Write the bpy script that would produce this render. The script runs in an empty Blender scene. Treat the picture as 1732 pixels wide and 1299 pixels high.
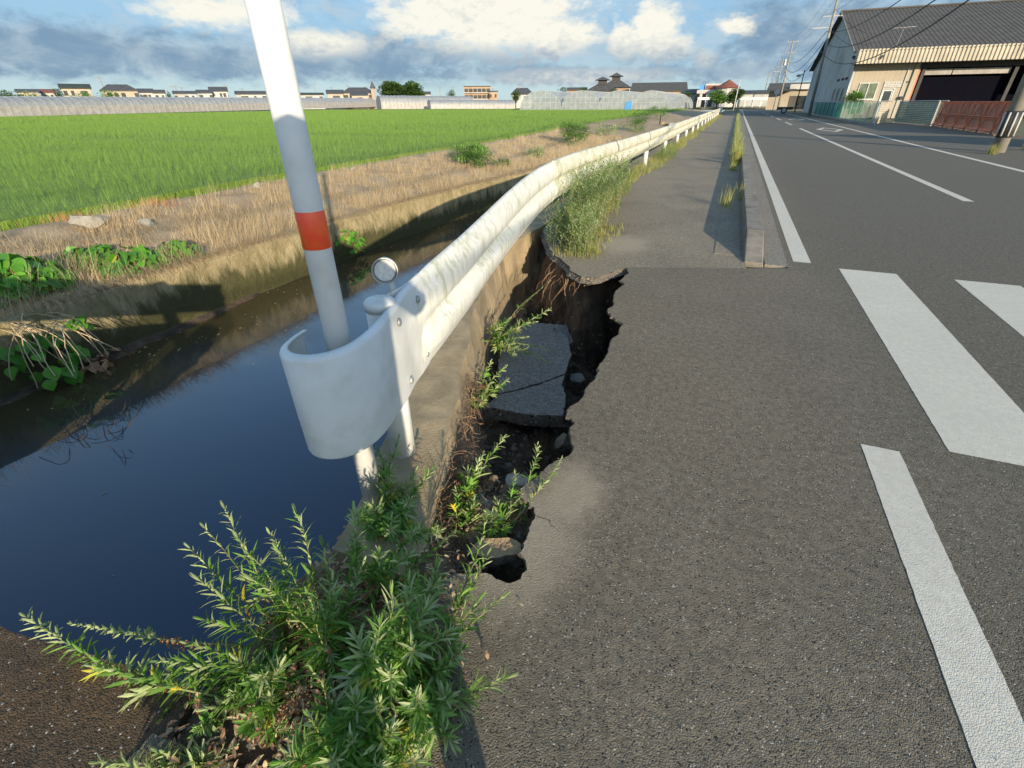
import bpy, bmesh, math, random
import numpy as np
from mathutils import Vector, Matrix, noise as mnoise
R = math.radians
random.seed(7)
rng = np.random.default_rng(7)
scn = bpy.context.scene
col = scn.collection

# ------------------------------------------------------------------ camera
F, PITCH, YAW, ROLL, HC = 783.6, R(31.186), R(22.886), 0.0079, 1.45
cam_d = bpy.data.cameras.new('camera'); cam_o = bpy.data.objects.new('camera', cam_d); col.objects.link(cam_o)
cam_d.sensor_width = 36; cam_d.lens = F / 1732 * 36; cam_d.clip_start = 0.05; cam_d.clip_end = 12000
cam_o.matrix_world = (Matrix.Translation((0, 0, HC)) @ Matrix.Rotation(YAW, 4, 'Z') @ Matrix.Rotation(R(90) - PITCH, 4, 'X')
                      @ Matrix.Rotation(-ROLL, 4, 'Z'))
scn.camera = cam_o

# ------------------------------------------------------------------ light, exposure
SUN_EL = R(13.3); SUN_DIR = Vector((0.68, -0.733, 0)).normalized()      # horizontal direction towards the sun
SKY_STRENGTH, SUN_STRENGTH, EXPOSURE = 0.15, 3.1, 1.25
sd = bpy.data.lights.new('sun', 'SUN'); sd.energy = SUN_STRENGTH; sd.angle = R(0.55); sd.color = (1.0, 0.84, 0.62)
so = bpy.data.objects.new('sun', sd); col.objects.link(so)
tosun = Vector((SUN_DIR.x * math.cos(SUN_EL), SUN_DIR.y * math.cos(SUN_EL), math.sin(SUN_EL)))
so.rotation_euler = tosun.to_track_quat('Z', 'Y').to_euler(); so.location = (20, -25, 20)
vs = scn.view_settings; vs.view_transform = 'Standard'; vs.look = 'None'; vs.exposure = EXPOSURE; vs.gamma = 1; vs.use_curve_mapping = False

class NT:
    def __init__(s, tree): s.t = tree; s.n = tree.nodes; s.l = tree.links; s.n.clear()
    def node(s, typ, inp=None, **kw):
        n = s.n.new(typ)
        for k, v in kw.items(): setattr(n, k, v)
        for k, v in (inp or {}).items():
            if isinstance(v, bpy.types.NodeSocket): s.l.new(v, n.inputs[k])
            else: n.inputs[k].default_value = v
        return n
    def m(s, op, a, b=None, c=None, clamp=False):
        inp = {0: a}
        if b is not None: inp[1] = b
        if c is not None: inp[2] = c
        return s.node('ShaderNodeMath', inp, operation=op, use_clamp=clamp).outputs[0]
    def noise(s, vec, scale, detail=4, rough=.55, dist=0.0):
        n = s.node('ShaderNodeTexNoise', {'Scale': scale, 'Detail': detail, 'Roughness': rough, 'Distortion': dist})
        if vec is not None: s.l.new(vec, n.inputs['Vector'])
        return n.outputs[0]
    def mr(s, v, a, b, c=0.0, d=1.0, smooth=True):
        return s.node('ShaderNodeMapRange', {0: v, 1: a, 2: b, 3: c, 4: d}, interpolation_type='SMOOTHSTEP' if smooth else 'LINEAR').outputs[0]
    def mix(s, f, a, b, blend='MIX'):
        n = s.n.new('ShaderNodeMix'); n.data_type = 'RGBA'; n.blend_type = blend
        for k, v in ((0, f), (6, a), (7, b)):
            if isinstance(v, bpy.types.NodeSocket): s.l.new(v, n.inputs[k])
            else: n.inputs[k].default_value = (*v, 1) if isinstance(v, tuple) and len(v) == 3 else v
        return n.outputs[2]
    def comb(s, x, y, z=0.0):
        return s.node('ShaderNodeCombineXYZ', {0: x, 1: y, 2: z}).outputs[0]

world = bpy.data.worlds.new('World'); scn.world = world; world.use_nodes = True
w = NT(world.node_tree)
wo = w.node('ShaderNodeOutputWorld')
sky = w.node('ShaderNodeTexSky', sky_type='NISHITA', sun_disc=False, sun_elevation=SUN_EL,
             sun_rotation=math.atan2(SUN_DIR.x, SUN_DIR.y), air_density=1.0, dust_density=0.6, ozone_density=2.0)
tc = w.node('ShaderNodeTexCoord'); sep = w.node('ShaderNodeSeparateXYZ', {0: tc.outputs['Generated']})
az = w.m('ARCTAN2', sep.outputs[0], sep.outputs[1]); el = w.m('ARCSINE', sep.outputs[2])
elp = w.m('MAXIMUM', el, 0.0)
uv = w.comb(w.m('MULTIPLY', az, 9.0), w.m('MULTIPLY', elp, 17.0), 0.3)
n_big = w.noise(uv, 0.55, 7, .58, .4)
n_mid = w.noise(uv, 1.7, 9, .62, .3)
uvs = w.comb(w.m('MULTIPLY', az, 4.0), w.m('MULTIPLY', elp, 34.0), 1.7)
n_fine = w.noise(uv, 5.5, 8, .6, .2)
n_str = w.noise(uvs, 0.9, 8, .6, .5)
def blob(a0, e0, ra, re, rough=1.15, soft=.36):
    da = w.m('DIVIDE', w.m('SUBTRACT', az, a0), ra); de = w.m('DIVIDE', w.m('SUBTRACT', el, e0), re)
    d = w.m('SQRT', w.m('ADD', w.m('MULTIPLY', da, da), w.m('MULTIPLY', de, de)))
    d = w.m('ADD', d, w.m('ADD', w.m('MULTIPLY', w.m('SUBTRACT', n_mid, .5), rough * 2.6), w.m('MULTIPLY', w.m('SUBTRACT', n_fine, .5), rough * 1.3)))
    return w.mr(d, 1.0 + soft, 1.0 - soft, 0, 1)
def vmax(l):
    o = l[0]
    for x in l[1:]: o = w.m('MAXIMUM', o, x)
    return o
skycol = w.mix(1.0, sky.outputs[0], (1.02, 1.0, 0.95), 'MULTIPLY')
PALE, BAND, BANDL = (.40, .60, .70), (.19, .305, .44), (.38, .49, .58)
CREAM, CSH, CWHITE = (.93, .91, .80), (.42, .50, .57), (.70, .76, .78)
bg_sky = w.node('ShaderNodeBackground', {0: skycol, 1: SKY_STRENGTH})
def over(shader, mask, color, k=0.44):
    b = w.node('ShaderNodeBackground', {1: k}) 
    if isinstance(color, bpy.types.NodeSocket): w.l.new(color, b.inputs[0])
    else: b.inputs[0].default_value = (*color, 1)
    m = w.node('ShaderNodeMixShader', {0: mask}); w.l.new(shader.outputs[0], m.inputs[1]); w.l.new(b.outputs[0], m.inputs[2])
    return m
# pale veil towards the horizon, all round
low = w.mr(elp, 0.0, 0.13, 1.0, 0.0, False)
lay = over(bg_sky, w.m('MULTIPLY', w.mr(elp, .10, .50, 1.0, 0.0), .90), w.mix(w.mr(elp, 0.0, .085), PALE, (.22, .405, .62)))
# grey-blue cloud sheets above the horizon, all round, fading towards the zenith
fade = w.m('MULTIPLY', w.mr(elp, .25, .55, 1, 0), w.mr(elp, .012, .045, 0, 1))
sheets = w.m('MULTIPLY', w.mr(w.m('ADD', n_big, w.m('MULTIPLY', n_str, .35)), .68, .86), fade)
sheetcol = w.mix(w.mr(n_mid, .38, .66), BAND, BANDL)
lay = over(lay, w.m('MULTIPLY', sheets, .7), sheetcol)
lit = w.m('MULTIPLY', w.m('MULTIPLY', w.mr(w.m('SUBTRACT', w.m('MULTIPLY', n_mid, 1.2), w.m('MULTIPLY', n_str, .35)), .40, .58), fade), .75)
lay = over(lay, w.m('MULTIPLY', lit, .55), w.mix(n_str, BANDL, CWHITE))
grey = vmax([blob(-1.10, .066, .40, .030, .8, .5), blob(-.82, .058, .34, .022, .8, .5), blob(-.62, .075, .20, .026, .9, .5), blob(.12, .085, .16, .045, .8, .4), blob(-.33, .045, .20, .012, .9, .5), blob(.0, .045, .12, .018, .9, .4)])
lay = over(lay, w.m('MULTIPLY', grey, .9), w.mix(w.mr(n_mid, .35, .7), BAND, BANDL))
cum = vmax([blob(-.42, .130, .16, .058, .75), blob(-.31, .098, .075, .030, .8), blob(-.52, .128, .09, .035, .9, .4), blob(-.155, .108, .042, .036, .85), blob(-.20, .088, .030, .026, .9),
            blob(-.135, .080, .055, .018, .9), blob(-.036, .104, .030, .012, 1.5, .6), blob(-.065, .062, .016, .014, 1.6, .6), blob(-.28, .040, .16, .013, .9, .4), blob(-.72, .085, .08, .018, .9, .5), blob(-.85, .122, .09, .020, .9, .5)])
shade = w.m('ADD', w.mr(el, .055, .110, 0, 1), w.m('ADD', w.m('MULTIPLY', w.m('SUBTRACT', n_mid, .42), 1.5), w.m('MULTIPLY', w.m('SUBTRACT', n_fine, .5), 1.5)), clamp=True)
lay = over(lay, cum, w.mix(shade, CSH, CREAM))
w.l.new(lay.outputs[0], wo.inputs[0])

# ------------------------------------------------------------------ projection helpers (pixel of the 1732 x 1299 photograph -> place)
def ray(x, y):
    c, s = math.cos(ROLL), math.sin(ROLL); dx, dy = x - 866, y - 649.5
    u = (dx * c - dy * s) / F; v = -(dx * s + dy * c) / F
    fw = math.cos(PITCH) + v * math.sin(PITCH); up = -math.sin(PITCH) + v * math.cos(PITCH)
    c, s = math.cos(YAW), math.sin(YAW)
    return Vector((u * c - fw * s, u * s + fw * c, up))
def at(x, y, z=0.0):
    d = ray(x, y); t = (z - HC) / d.z; return Vector((d.x * t, d.y * t, z))
def atY(x, y, Y):
    d = ray(x, y); t = Y / d.y; return Vector((d.x * t, Y, HC + d.z * t))
def atX(x, y, X):
    d = ray(x, y); t = X / d.x; return Vector((X, d.y * t, HC + d.z * t))
def atR(x, y, rr):
    d = ray(x, y); t = rr / math.hypot(d.x, d.y); return Vector((d.x * t, d.y * t, HC + d.z * t))

# ------------------------------------------------------------------ materials
def principled(nt, **inp):
    p = nt.node('ShaderNodeBsdfPrincipled')
    for k, v in inp.items():
        k = k.replace('_', ' ')
        if isinstance(v, bpy.types.NodeSocket): nt.l.new(v, p.inputs[k])
        else: p.inputs[k].default_value = (*v, 1) if isinstance(v, tuple) and len(v) == 3 else v
    return p
def mat(name, c1, c2=None, rough=.8, scale=3.0, detail=5, bump=0.0, bscale=60.0, bdist=.01, metal=0.0, spec=.4, dirt=None, dscale=.8, damt=.5, island=0.0):
    """object-space noise between two colours, larger dirt patches, fine bump"""
    m = bpy.data.materials.new(name); m.use_nodes = True; nt = NT(m.node_tree)
    out = nt.node('ShaderNodeOutputMaterial'); tcn = nt.node('ShaderNodeTexCoord').outputs['Object']
    c2 = c2 or tuple(x * .8 for x in c1)
    c = nt.mix(nt.mr(nt.noise(tcn, scale, detail, .6), .35, .65), c1, c2)
    if dirt: c = nt.mix(nt.m('MULTIPLY', nt.mr(nt.noise(tcn, dscale, 6, .65), .45, .7), damt), c, dirt)
    if island:
        g = nt.node('ShaderNodeNewGeometry').outputs['Random Per Island']
        h = nt.node('ShaderNodeHueSaturation', {'Hue': nt.m('ADD', nt.m('MULTIPLY', nt.m('SUBTRACT', g, .5), .03 * island), .5), 'Value': nt.m('ADD', nt.m('MULTIPLY', g, .6 * island), 1 - .3 * island), 'Color': c})
        c = h.outputs[0]
    p = principled(nt, Base_Color=c, Roughness=rough, Metallic=metal, Specular_IOR_Level=spec)
    if bump:
        b = nt.node('ShaderNodeBump', {'Strength': bump, 'Distance': bdist, 'Height': nt.noise(tcn, bscale, 4, .65)})
        nt.l.new(b.outputs[0], p.inputs['Normal'])
    nt.l.new(p.outputs[0], out.inputs[0]); return m
def leafmat(name, c1, c2, trans=.3, rough=.55, island=1.0, vein=None):
    m = bpy.data.materials.new(name); m.use_nodes = True; nt = NT(m.node_tree)
    out = nt.node('ShaderNodeOutputMaterial'); geo = nt.node('ShaderNodeNewGeometry')
    r = geo.outputs['Random Per Island']; oi = nt.node('ShaderNodeObjectInfo').outputs['Random']
    rr = nt.m('FRACT', nt.m('ADD', r, oi))
    c = nt.mix(rr, c1, c2)
    c = nt.node('ShaderNodeHueSaturation', {'Value': nt.m('ADD', nt.m('MULTIPLY', nt.m('FRACT', nt.m('MULTIPLY', rr, 7.3)), .5 * island), 1 - .25 * island), 'Color': c}).outputs[0]
    p = principled(nt, Base_Color=c, Roughness=rough, Specular_IOR_Level=.35)
    t = nt.node('ShaderNodeBsdfTranslucent', {'Color': nt.mix(1.0, c, (1.25, 1.35, .55), 'MULTIPLY')})
    ms = nt.node('ShaderNodeMixShader', {0: trans, 1: p.outputs[0], 2: t.outputs[0]})
    nt.l.new(ms.outputs[0], out.inputs[0]); return m
def asphalt(name, base, light, dark, agg=170.0, bump=.9, patch=None, patchmix=.5, pale_spots=(), side=None, pits=True):
    """worn asphalt: stone chips of several tones, pits, large faded areas"""
    m = bpy.data.materials.new(name); m.use_nodes = True; nt = NT(m.node_tree)
    out = nt.node('ShaderNodeOutputMaterial'); v = nt.node('ShaderNodeTexCoord').outputs['Object']
    vo = nt.node('ShaderNodeTexVoronoi', {'Vector': v, 'Scale': agg}, feature='F1')
    vcol = nt.node('ShaderNodeSeparateColor', {0: vo.outputs['Color']}).outputs[0]
    c = nt.mix(nt.mr(nt.noise(v, 1.1, 7, .65), .3, .7), base, light)
    c = nt.mix(nt.m('MULTIPLY', nt.mr(nt.noise(v, 2.7, 8, .7, 1.5), .56, .74), .35), c, dark)
    if patch: c = nt.mix(nt.m('MULTIPLY', nt.mr(nt.noise(v, .55, 6, .6, .5), .42, .68), patchmix), c, patch)
    if side:        # the road side is greyer than the footway side, the change wanders between x = .3 and 1.7
        sx = nt.node('ShaderNodeSeparateXYZ', {0: v}).outputs[0]
        c = nt.mix(nt.mr(nt.m('ADD', sx, nt.m('MULTIPLY', nt.noise(v, .8, 6, .6), 1.2)), .9, 2.3), c, side)
    c = nt.mix(nt.mr(nt.noise(v, 26, 5, .7), .38, .62, .45, 0), c, dark)
    c = nt.mix(nt.mr(vcol, .55, 1.0, 0, .55, False), c, light)
    c = nt.mix(nt.m('GREATER_THAN', vcol, .985), c, (.45, .43, .37))
    if pits: c = nt.mix(nt.m('LESS_THAN', vcol, .05), c, (.02, .02, .02))
    if pale_spots:        # paler tan tone round given places (x, y, rx, ry)
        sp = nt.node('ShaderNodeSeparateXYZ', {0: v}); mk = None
        for dx, dy, rx, ry in pale_spots:
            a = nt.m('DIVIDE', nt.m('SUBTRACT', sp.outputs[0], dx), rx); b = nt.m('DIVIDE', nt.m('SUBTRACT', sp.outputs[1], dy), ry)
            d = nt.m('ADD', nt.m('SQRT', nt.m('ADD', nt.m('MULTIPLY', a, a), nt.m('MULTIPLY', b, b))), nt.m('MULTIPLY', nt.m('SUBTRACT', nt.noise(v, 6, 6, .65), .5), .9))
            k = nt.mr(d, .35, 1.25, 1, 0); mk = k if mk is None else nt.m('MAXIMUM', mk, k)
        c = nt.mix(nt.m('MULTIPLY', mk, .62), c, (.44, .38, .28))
    p = principled(nt, Base_Color=c, Roughness=.86, Specular_IOR_Level=.35)
    h = nt.m('ADD', nt.m('MULTIPLY', vo.outputs['Distance'], -1.1), nt.m('MULTIPLY', nt.noise(v, 75, 5, .75), 1.6))
    h = nt.m('ADD', h, nt.m('MULTIPLY', nt.noise(v, 14, 3, .5), .3))
    b = nt.node('ShaderNodeBump', {'Strength': bump, 'Distance': .006, 'Height': h})
    nt.l.new(b.outputs[0], p.inputs['Normal']); nt.l.new(p.outputs[0], out.inputs[0]); return m

M = {}
M['road'] = asphalt('road asphalt', (.180, .157, .112), (.235, .207, .152), (.060, .053, .040), 240, .85, (.225, .188, .130), .75, (), (.148, .138, .108))
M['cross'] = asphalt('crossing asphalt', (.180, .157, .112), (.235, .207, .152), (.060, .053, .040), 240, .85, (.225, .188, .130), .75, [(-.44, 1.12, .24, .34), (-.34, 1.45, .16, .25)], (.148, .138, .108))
M['walk'] = asphalt('old sidewalk asphalt', (.225, .195, .142), (.34, .298, .218), (.085, .075, .058), 190, .85, (.31, .262, .182), .85, [(-.95, 5.7, .35, .5)])
M['gutter'] = asphalt('gutter concrete', (.235, .215, .175), (.30, .275, .225), (.12, .11, .095), 140, .6, (.20, .18, .14), .6)
M['rubble'] = asphalt('aggregate concrete', (.055, .045, .033), (.115, .092, .066), (.014, .012, .010), 200, 1.0, (.17, .10, .04), .7)
M['slab'] = asphalt('sunken asphalt', (.185, .182, .165), (.24, .235, .21), (.05, .05, .05), 160, .7)
M['break'] = asphalt('broken asphalt edge', (.10, .088, .07), (.21, .18, .14), (.025, .022, .018), 70, 1.0)
M['paint'] = asphalt('worn road paint', (.66, .62, .51), (.60, .565, .465), (.47, .44, .36), 240, .28, (.56, .525, .43), .5, pits=False)
M['kerb'] = mat('kerb concrete', (.27, .24, .19), (.19, .17, .135), .85, 6, 8, .6, 90, .006, dirt=(.10, .09, .07), dscale=2.2, damt=.7)
M['conc'] = mat('canal concrete', (.38, .30, .185), (.27, .21, .13), .88, 3, 9, .9, 55, .010, dirt=(.13, .11, .075), dscale=1.6, damt=.6)
M['concmoss'] = mat('mossy canal concrete', (.44, .36, .21), (.24, .21, .10), .9, 2.2, 9, .8, 45, .012, dirt=(.07, .07, .025), dscale=1.3, damt=.85)
M['conctop'] = mat('weathered concrete top', (.50, .385, .225), (.33, .255, .15), .9, 5, 10, 1.0, 95, .014, dirt=(.17, .15, .08), dscale=1.6, damt=.5)
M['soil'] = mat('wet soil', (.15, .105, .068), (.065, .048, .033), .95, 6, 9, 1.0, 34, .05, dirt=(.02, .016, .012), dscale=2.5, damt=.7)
M['drysoil'] = mat('dry bank soil', (.44, .33, .20), (.32, .23, .13), .95, 2.5, 9, 1.0, 30, .03, dirt=(.40, .32, .21), dscale=.7, damt=.7)
M['field'] = mat('paddy mud', (.06, .07, .03), (.09, .11, .04), .9, 1.5, 6)
M['land'] = mat('distant land', (.10, .12, .05), (.16, .14, .08), .95, .05, 6)
M['white'] = mat('white enamelled steel', (.73, .74, .72), (.67, .68, .65), .45, 5, 9, .12, 60, .004, spec=.45, dirt=(.50, .50, .42), dscale=5.5, damt=.45)
M['galv'] = mat('galvanised steel', (.42, .44, .43), (.32, .33, .32), .5, 20, 5, metal=.5)
M['red'] = mat('red reflective tape', (1.0, .075, .02), (.95, .06, .018), .38, 8, 5, spec=.6, dirt=(.92, .20, .03), dscale=6, damt=.6)
M['lens'] = mat('reflector lens', (.72, .71, .66), (.58, .57, .52), .5, 60, 3, .3, 200, .002, spec=.4)
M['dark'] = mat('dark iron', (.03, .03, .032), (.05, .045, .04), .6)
M['stone'] = mat('broken stone', (.20, .17, .125), (.12, .10, .075), .92, 5, 7, 1.0, 28, .02)
M['grayrock'] = mat('grey concrete chunk', (.34, .32, .27), (.22, .21, .18), .92, 5, 7, 1.0, 28, .015)
M['root'] = mat('dry roots', (.24, .15, .09), (.12, .07, .04), .95, 12, 4, island=1)
def mossmat():
    m = bpy.data.materials.new('waterline mossy concrete'); m.use_nodes = True; nt = NT(m.node_tree); out = nt.node('ShaderNodeOutputMaterial'); v = nt.node('ShaderNodeTexCoord').outputs['Object']
    z = nt.node('ShaderNodeSeparateXYZ', {0: v}).outputs[2]; st = nt.node('ShaderNodeMapping', {0: v, 3: (3, 3, .7)}).outputs[0]
    c = nt.mix(nt.mr(nt.noise(v, 2.6, 9, .65), .35, .65), (.42, .345, .20), (.27, .225, .12)); c = nt.mix(nt.m('MULTIPLY', nt.mr(nt.noise(st, 2.2, 8, .7), .5, .62), .6), c, (.15, .14, .055))
    wet = nt.mr(nt.m('ADD', z, nt.m('MULTIPLY', nt.m('SUBTRACT', nt.noise(st, .9, 8, .7), .5), 1.1)), -.62, -.40, 1, 0)
    c = nt.mix(nt.m('MULTIPLY', wet, .92), c, nt.mix(nt.noise(v, 9, 6, .7), (.028, .032, .010), (.085, .085, .03)))
    p = principled(nt, Base_Color=c, Roughness=.9, Specular_IOR_Level=.3); h = nt.m('ADD', nt.noise(v, 9, 8, .7), nt.m('MULTIPLY', nt.noise(v, 50, 5, .7), .4))
    b = nt.node('ShaderNodeBump', {'Strength': 1.0, 'Distance': .045, 'Height': h}); nt.l.new(b.outputs[0], p.inputs['Normal']); nt.l.new(p.outputs[0], out.inputs[0]); return m
M['mosswall'] = mossmat()
# guardrail paint: chalky white with grey-green algae streaks that run down the sheet
def railmat(ca=(.68, .665, .56), cb=(.57, .555, .45), alg=.85):
    m = bpy.data.materials.new('algae streaked guardrail paint'); m.use_nodes = True; nt = NT(m.node_tree)
    out = nt.node('ShaderNodeOutputMaterial'); v = nt.node('ShaderNodeTexCoord').outputs['Object']
    s = nt.node('ShaderNodeSeparateXYZ', {0: v})
    st = nt.comb(nt.m('MULTIPLY', s.outputs[0], 30), nt.m('MULTIPLY', s.outputs[1], 30), nt.m('MULTIPLY', s.outputs[2], 2.2))
    streak = nt.mr(nt.noise(st, 1, 6, .6, .6), .42, .62)
    zone = nt.mr(nt.noise(v, 3.0, 5, .6), .38, .60)
    c = nt.mix(nt.mr(nt.noise(v, 9, 6, .6), .3, .7), ca, cb)
    c = nt.mix(nt.m('MULTIPLY', nt.m('MULTIPLY', streak, zone), alg), c, (.34, .37, .20))
    c = nt.mix(nt.m('MULTIPLY', nt.mr(nt.noise(v, 34, 5, .7), .60, .74), .5), c, (.26, .25, .18))
    p = principled(nt, Base_Color=c, Roughness=.5, Specular_IOR_Level=.4)
    b = nt.node('ShaderNodeBump', {'Strength': .15, 'Distance': .004, 'Height': nt.noise(v, 30, 5, .6)})
    nt.l.new(b.outputs[0], p.inputs['Normal']); nt.l.new(p.outputs[0], out.inputs[0]); return m
M['rail'] = railmat(); M['railnew'] = railmat((.70, .71, .68), (.63, .635, .58), .7)
def watermat():
    m = bpy.data.materials.new('still canal water'); m.use_nodes = True; nt = NT(m.node_tree)
    out = nt.node('ShaderNodeOutputMaterial'); v = nt.node('ShaderNodeTexCoord').outputs['Object']
    c = nt.mix(nt.mr(nt.noise(v, .7, 5, .6), .35, .65), (.010, .038, .076), (.016, .040, .066))
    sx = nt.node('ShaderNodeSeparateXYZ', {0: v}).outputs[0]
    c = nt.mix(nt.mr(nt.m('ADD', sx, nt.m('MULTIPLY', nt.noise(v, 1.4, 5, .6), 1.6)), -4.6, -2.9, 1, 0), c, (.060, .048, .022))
    p = principled(nt, Base_Color=c, Roughness=.03, Specular_IOR_Level=.9, IOR=1.40)
    b = nt.node('ShaderNodeBump', {'Strength': .12, 'Distance': .01, 'Height': nt.noise(v, 2.6, 2, .5)})
    nt.l.new(b.outputs[0], p.inputs['Normal']); nt.l.new(p.outputs[0], out.inputs[0]); return m
M['water'] = watermat()
M['weed'] = leafmat('fresh weed leaves', (.085, .20, .035), (.19, .34, .07), .34)
M['weedpale'] = leafmat('pale weed leaves', (.27, .35, .15), (.40, .45, .24), .28)
M['weeddry'] = leafmat('dead brown leaves', (.28, .13, .07), (.42, .28, .17), .2)
M['weedyellow'] = leafmat('yellow leaves', (.50, .42, .05), (.34, .38, .05), .3)
M['stem'] = leafmat('weed stems', (.17, .22, .08), (.25, .20, .10), .05)
M['broad'] = leafmat('broad green leaves', (.055, .20, .018), (.12, .32, .03), .30, .42)
M['rice'] = leafmat('rice blades', (.165, .28, .05), (.26, .39, .095), .42, .6)
M['straw'] = leafmat('dry straw', (.64, .51, .33), (.42, .31, .18), .15, .8)
M['strawred'] = leafmat('rusty dry grass', (.52, .28, .13), (.44, .24, .12), .15, .8)
M['verge'] = leafmat('yellowish verge grass', (.24, .27, .07), (.40, .36, .13), .3, .7)
M['bush'] = leafmat('bush leaves', (.09, .19, .04), (.19, .32, .08), .3)
M['tree'] = leafmat('tree leaves', (.035, .075, .018), (.07, .13, .03), .2)
M['bark'] = mat('bark', (.12, .09, .06), (.07, .05, .035), .95, 8, 5, .6, 20, .03)

# ------------------------------------------------------------------ mesh helpers
class MB:
    def __init__(s): s.v = []; s.f = []; s.mi = []
    def add(s, vs, fs, mi=0):
        b = len(s.v); s.v += [tuple(p) for p in vs]; s.f += [tuple(i + b for i in f) for f in fs]; s.mi += [mi] * len(fs); return s
    def box(s, x0, y0, z0, x1, y1, z1, mi=0, mtx=None):
        v = [Vector((x, y, z)) for z in (z0, z1) for y in (y0, y1) for x in (x0, x1)]
        if mtx is not None: v = [mtx @ p for p in v]
        return s.add(v, [(0, 2, 3, 1), (4, 5, 7, 6), (0, 1, 5, 4), (1, 3, 7, 5), (3, 2, 6, 7), (2, 0, 4, 6)], mi)
    def tube(s, pts, r, n=10, cap=True, mi=0):
        pts = [Vector(p) for p in pts]; rr = r if isinstance(r, (list, tuple)) else [r] * len(pts)
        vs, up = [], None
        for i, p in enumerate(pts):
            t = (pts[min(i + 1, len(pts) - 1)] - pts[max(i - 1, 0)]); t = t.normalized() if t.length > 1e-9 else Vector((0, 0, 1))
            a = up if up is not None else (Vector((1, 0, 0)) if abs(t.x) < .9 else Vector((0, 1, 0)))
            b = t.cross(a).normalized(); a = b.cross(t).normalized(); up = a
            for k in range(n):
                an = 2 * math.pi * k / n; vs.append(p + (a * math.cos(an) + b * math.sin(an)) * rr[i])
        fs = [(i * n + k, i * n + (k + 1) % n, (i + 1) * n + (k + 1) % n, (i + 1) * n + k) for i in range(len(pts) - 1) for k in range(n)]
        if cap: fs += [tuple(range(n - 1, -1, -1)), tuple(range((len(pts) - 1) * n, len(pts) * n))]
        return s.add(vs, fs, mi)
    def lathe(s, prof, n=20, c=(0, 0, 0), mtx=None, mi=0):
        vs = []
        for r, z in prof:
            for k in range(n):
                a = 2 * math.pi * k / n; p = Vector((r * math.cos(a), r * math.sin(a), z))
                vs.append((mtx @ p if mtx is not None else p) + Vector(c))
        fs = [(i * n + k, i * n + (k + 1) % n, (i + 1) * n + (k + 1) % n, (i + 1) * n + k) for i in range(len(prof) - 1) for k in range(n)]
        fs += [tuple(range(n - 1, -1, -1)), tuple(range((len(prof) - 1) * n, len(prof) * n))]
        return s.add(vs, fs, mi)
    def prism(s, poly, z0, z1, mi=0):
        n = len(poly); vs = [(x, y, z0) for x, y in poly] + [(x, y, z1) for x, y in poly]
        return s.add(vs, [tuple(range(n - 1, -1, -1)), tuple(range(n, 2 * n))] + [(i, (i + 1) % n, n + (i + 1) % n, n + i) for i in range(n)], mi)
    def quad(s, a, b, c, d, mi=0): return s.add([a, b, c, d], [(0, 1, 2, 3)], mi)
    def build(s, name, mats, parent=None, smooth=False, origin=None, bevel=0.0):
        me = bpy.data.meshes.new(name); vv = s.v
        if origin is not None: ox, oy, oz = origin; vv = [(x - ox, y - oy, z - oz) for x, y, z in s.v]
        me.from_pydata(vv, [], s.f)
        for m in (mats if isinstance(mats, (list, tuple)) else [mats]): me.materials.append(m)
        if len(me.materials) > 1: me.polygons.foreach_set('material_index', s.mi)
        if smooth: me.polygons.foreach_set('use_smooth', [True] * len(me.polygons))
        o = bpy.data.objects.new(name, me); col.objects.link(o)
        if origin is not None: o.location = origin
        if parent is not None:
            o.parent = parent
            if origin is None: o.location = -Vector(parent_world(parent))
            else: o.location = Vector(origin) - Vector(parent_world(parent))
        if bevel:
            b = o.modifiers.new('bevel', 'BEVEL'); b.width = bevel; b.segments = 2; b.limit_method = 'ANGLE'
        return o
def parent_world(o):
    p = Vector(o.location)
    while o.parent is not None: o = o.parent; p += Vector(o.location)
    return p
def tag(o, label=None, cat=None, group=None, kind=None):
    if label: o['label'] = label
    if cat: o['category'] = cat
    if group: o['group'] = group
    if kind: o['kind'] = kind
    return o
def thing(name, loc, label, cat, group=None):
    o = bpy.data.objects.new(name, None); col.objects.link(o); o.location = loc; o.empty_display_size = .2
    return tag(o, label, cat, group)
def numesh(name, V, Fc, mats, smooth=False, parent=None):
    """fast mesh from numpy arrays of vertices and of quads or triangles"""
    me = bpy.data.meshes.new(name); n = Fc.shape[1]
    me.vertices.add(len(V)); me.vertices.foreach_set('co', V.astype(np.float32).ravel())
    me.loops.add(Fc.size); me.loops.foreach_set('vertex_index', Fc.astype(np.int32).ravel())
    me.polygons.add(len(Fc)); me.polygons.foreach_set('loop_start', np.arange(0, Fc.size, n, dtype=np.int32)); me.polygons.foreach_set('loop_total', np.full(len(Fc), n, dtype=np.int32))
    if smooth: me.polygons.foreach_set('use_smooth', np.ones(len(Fc), dtype=bool))
    for m in (mats if isinstance(mats, (list, tuple)) else [mats]): me.materials.append(m)
    me.update(calc_edges=True); me.validate()
    o = bpy.data.objects.new(name, me); col.objects.link(o)
    if parent is not None: o.parent = parent; o.location = -parent_world(parent)
    return o
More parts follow.
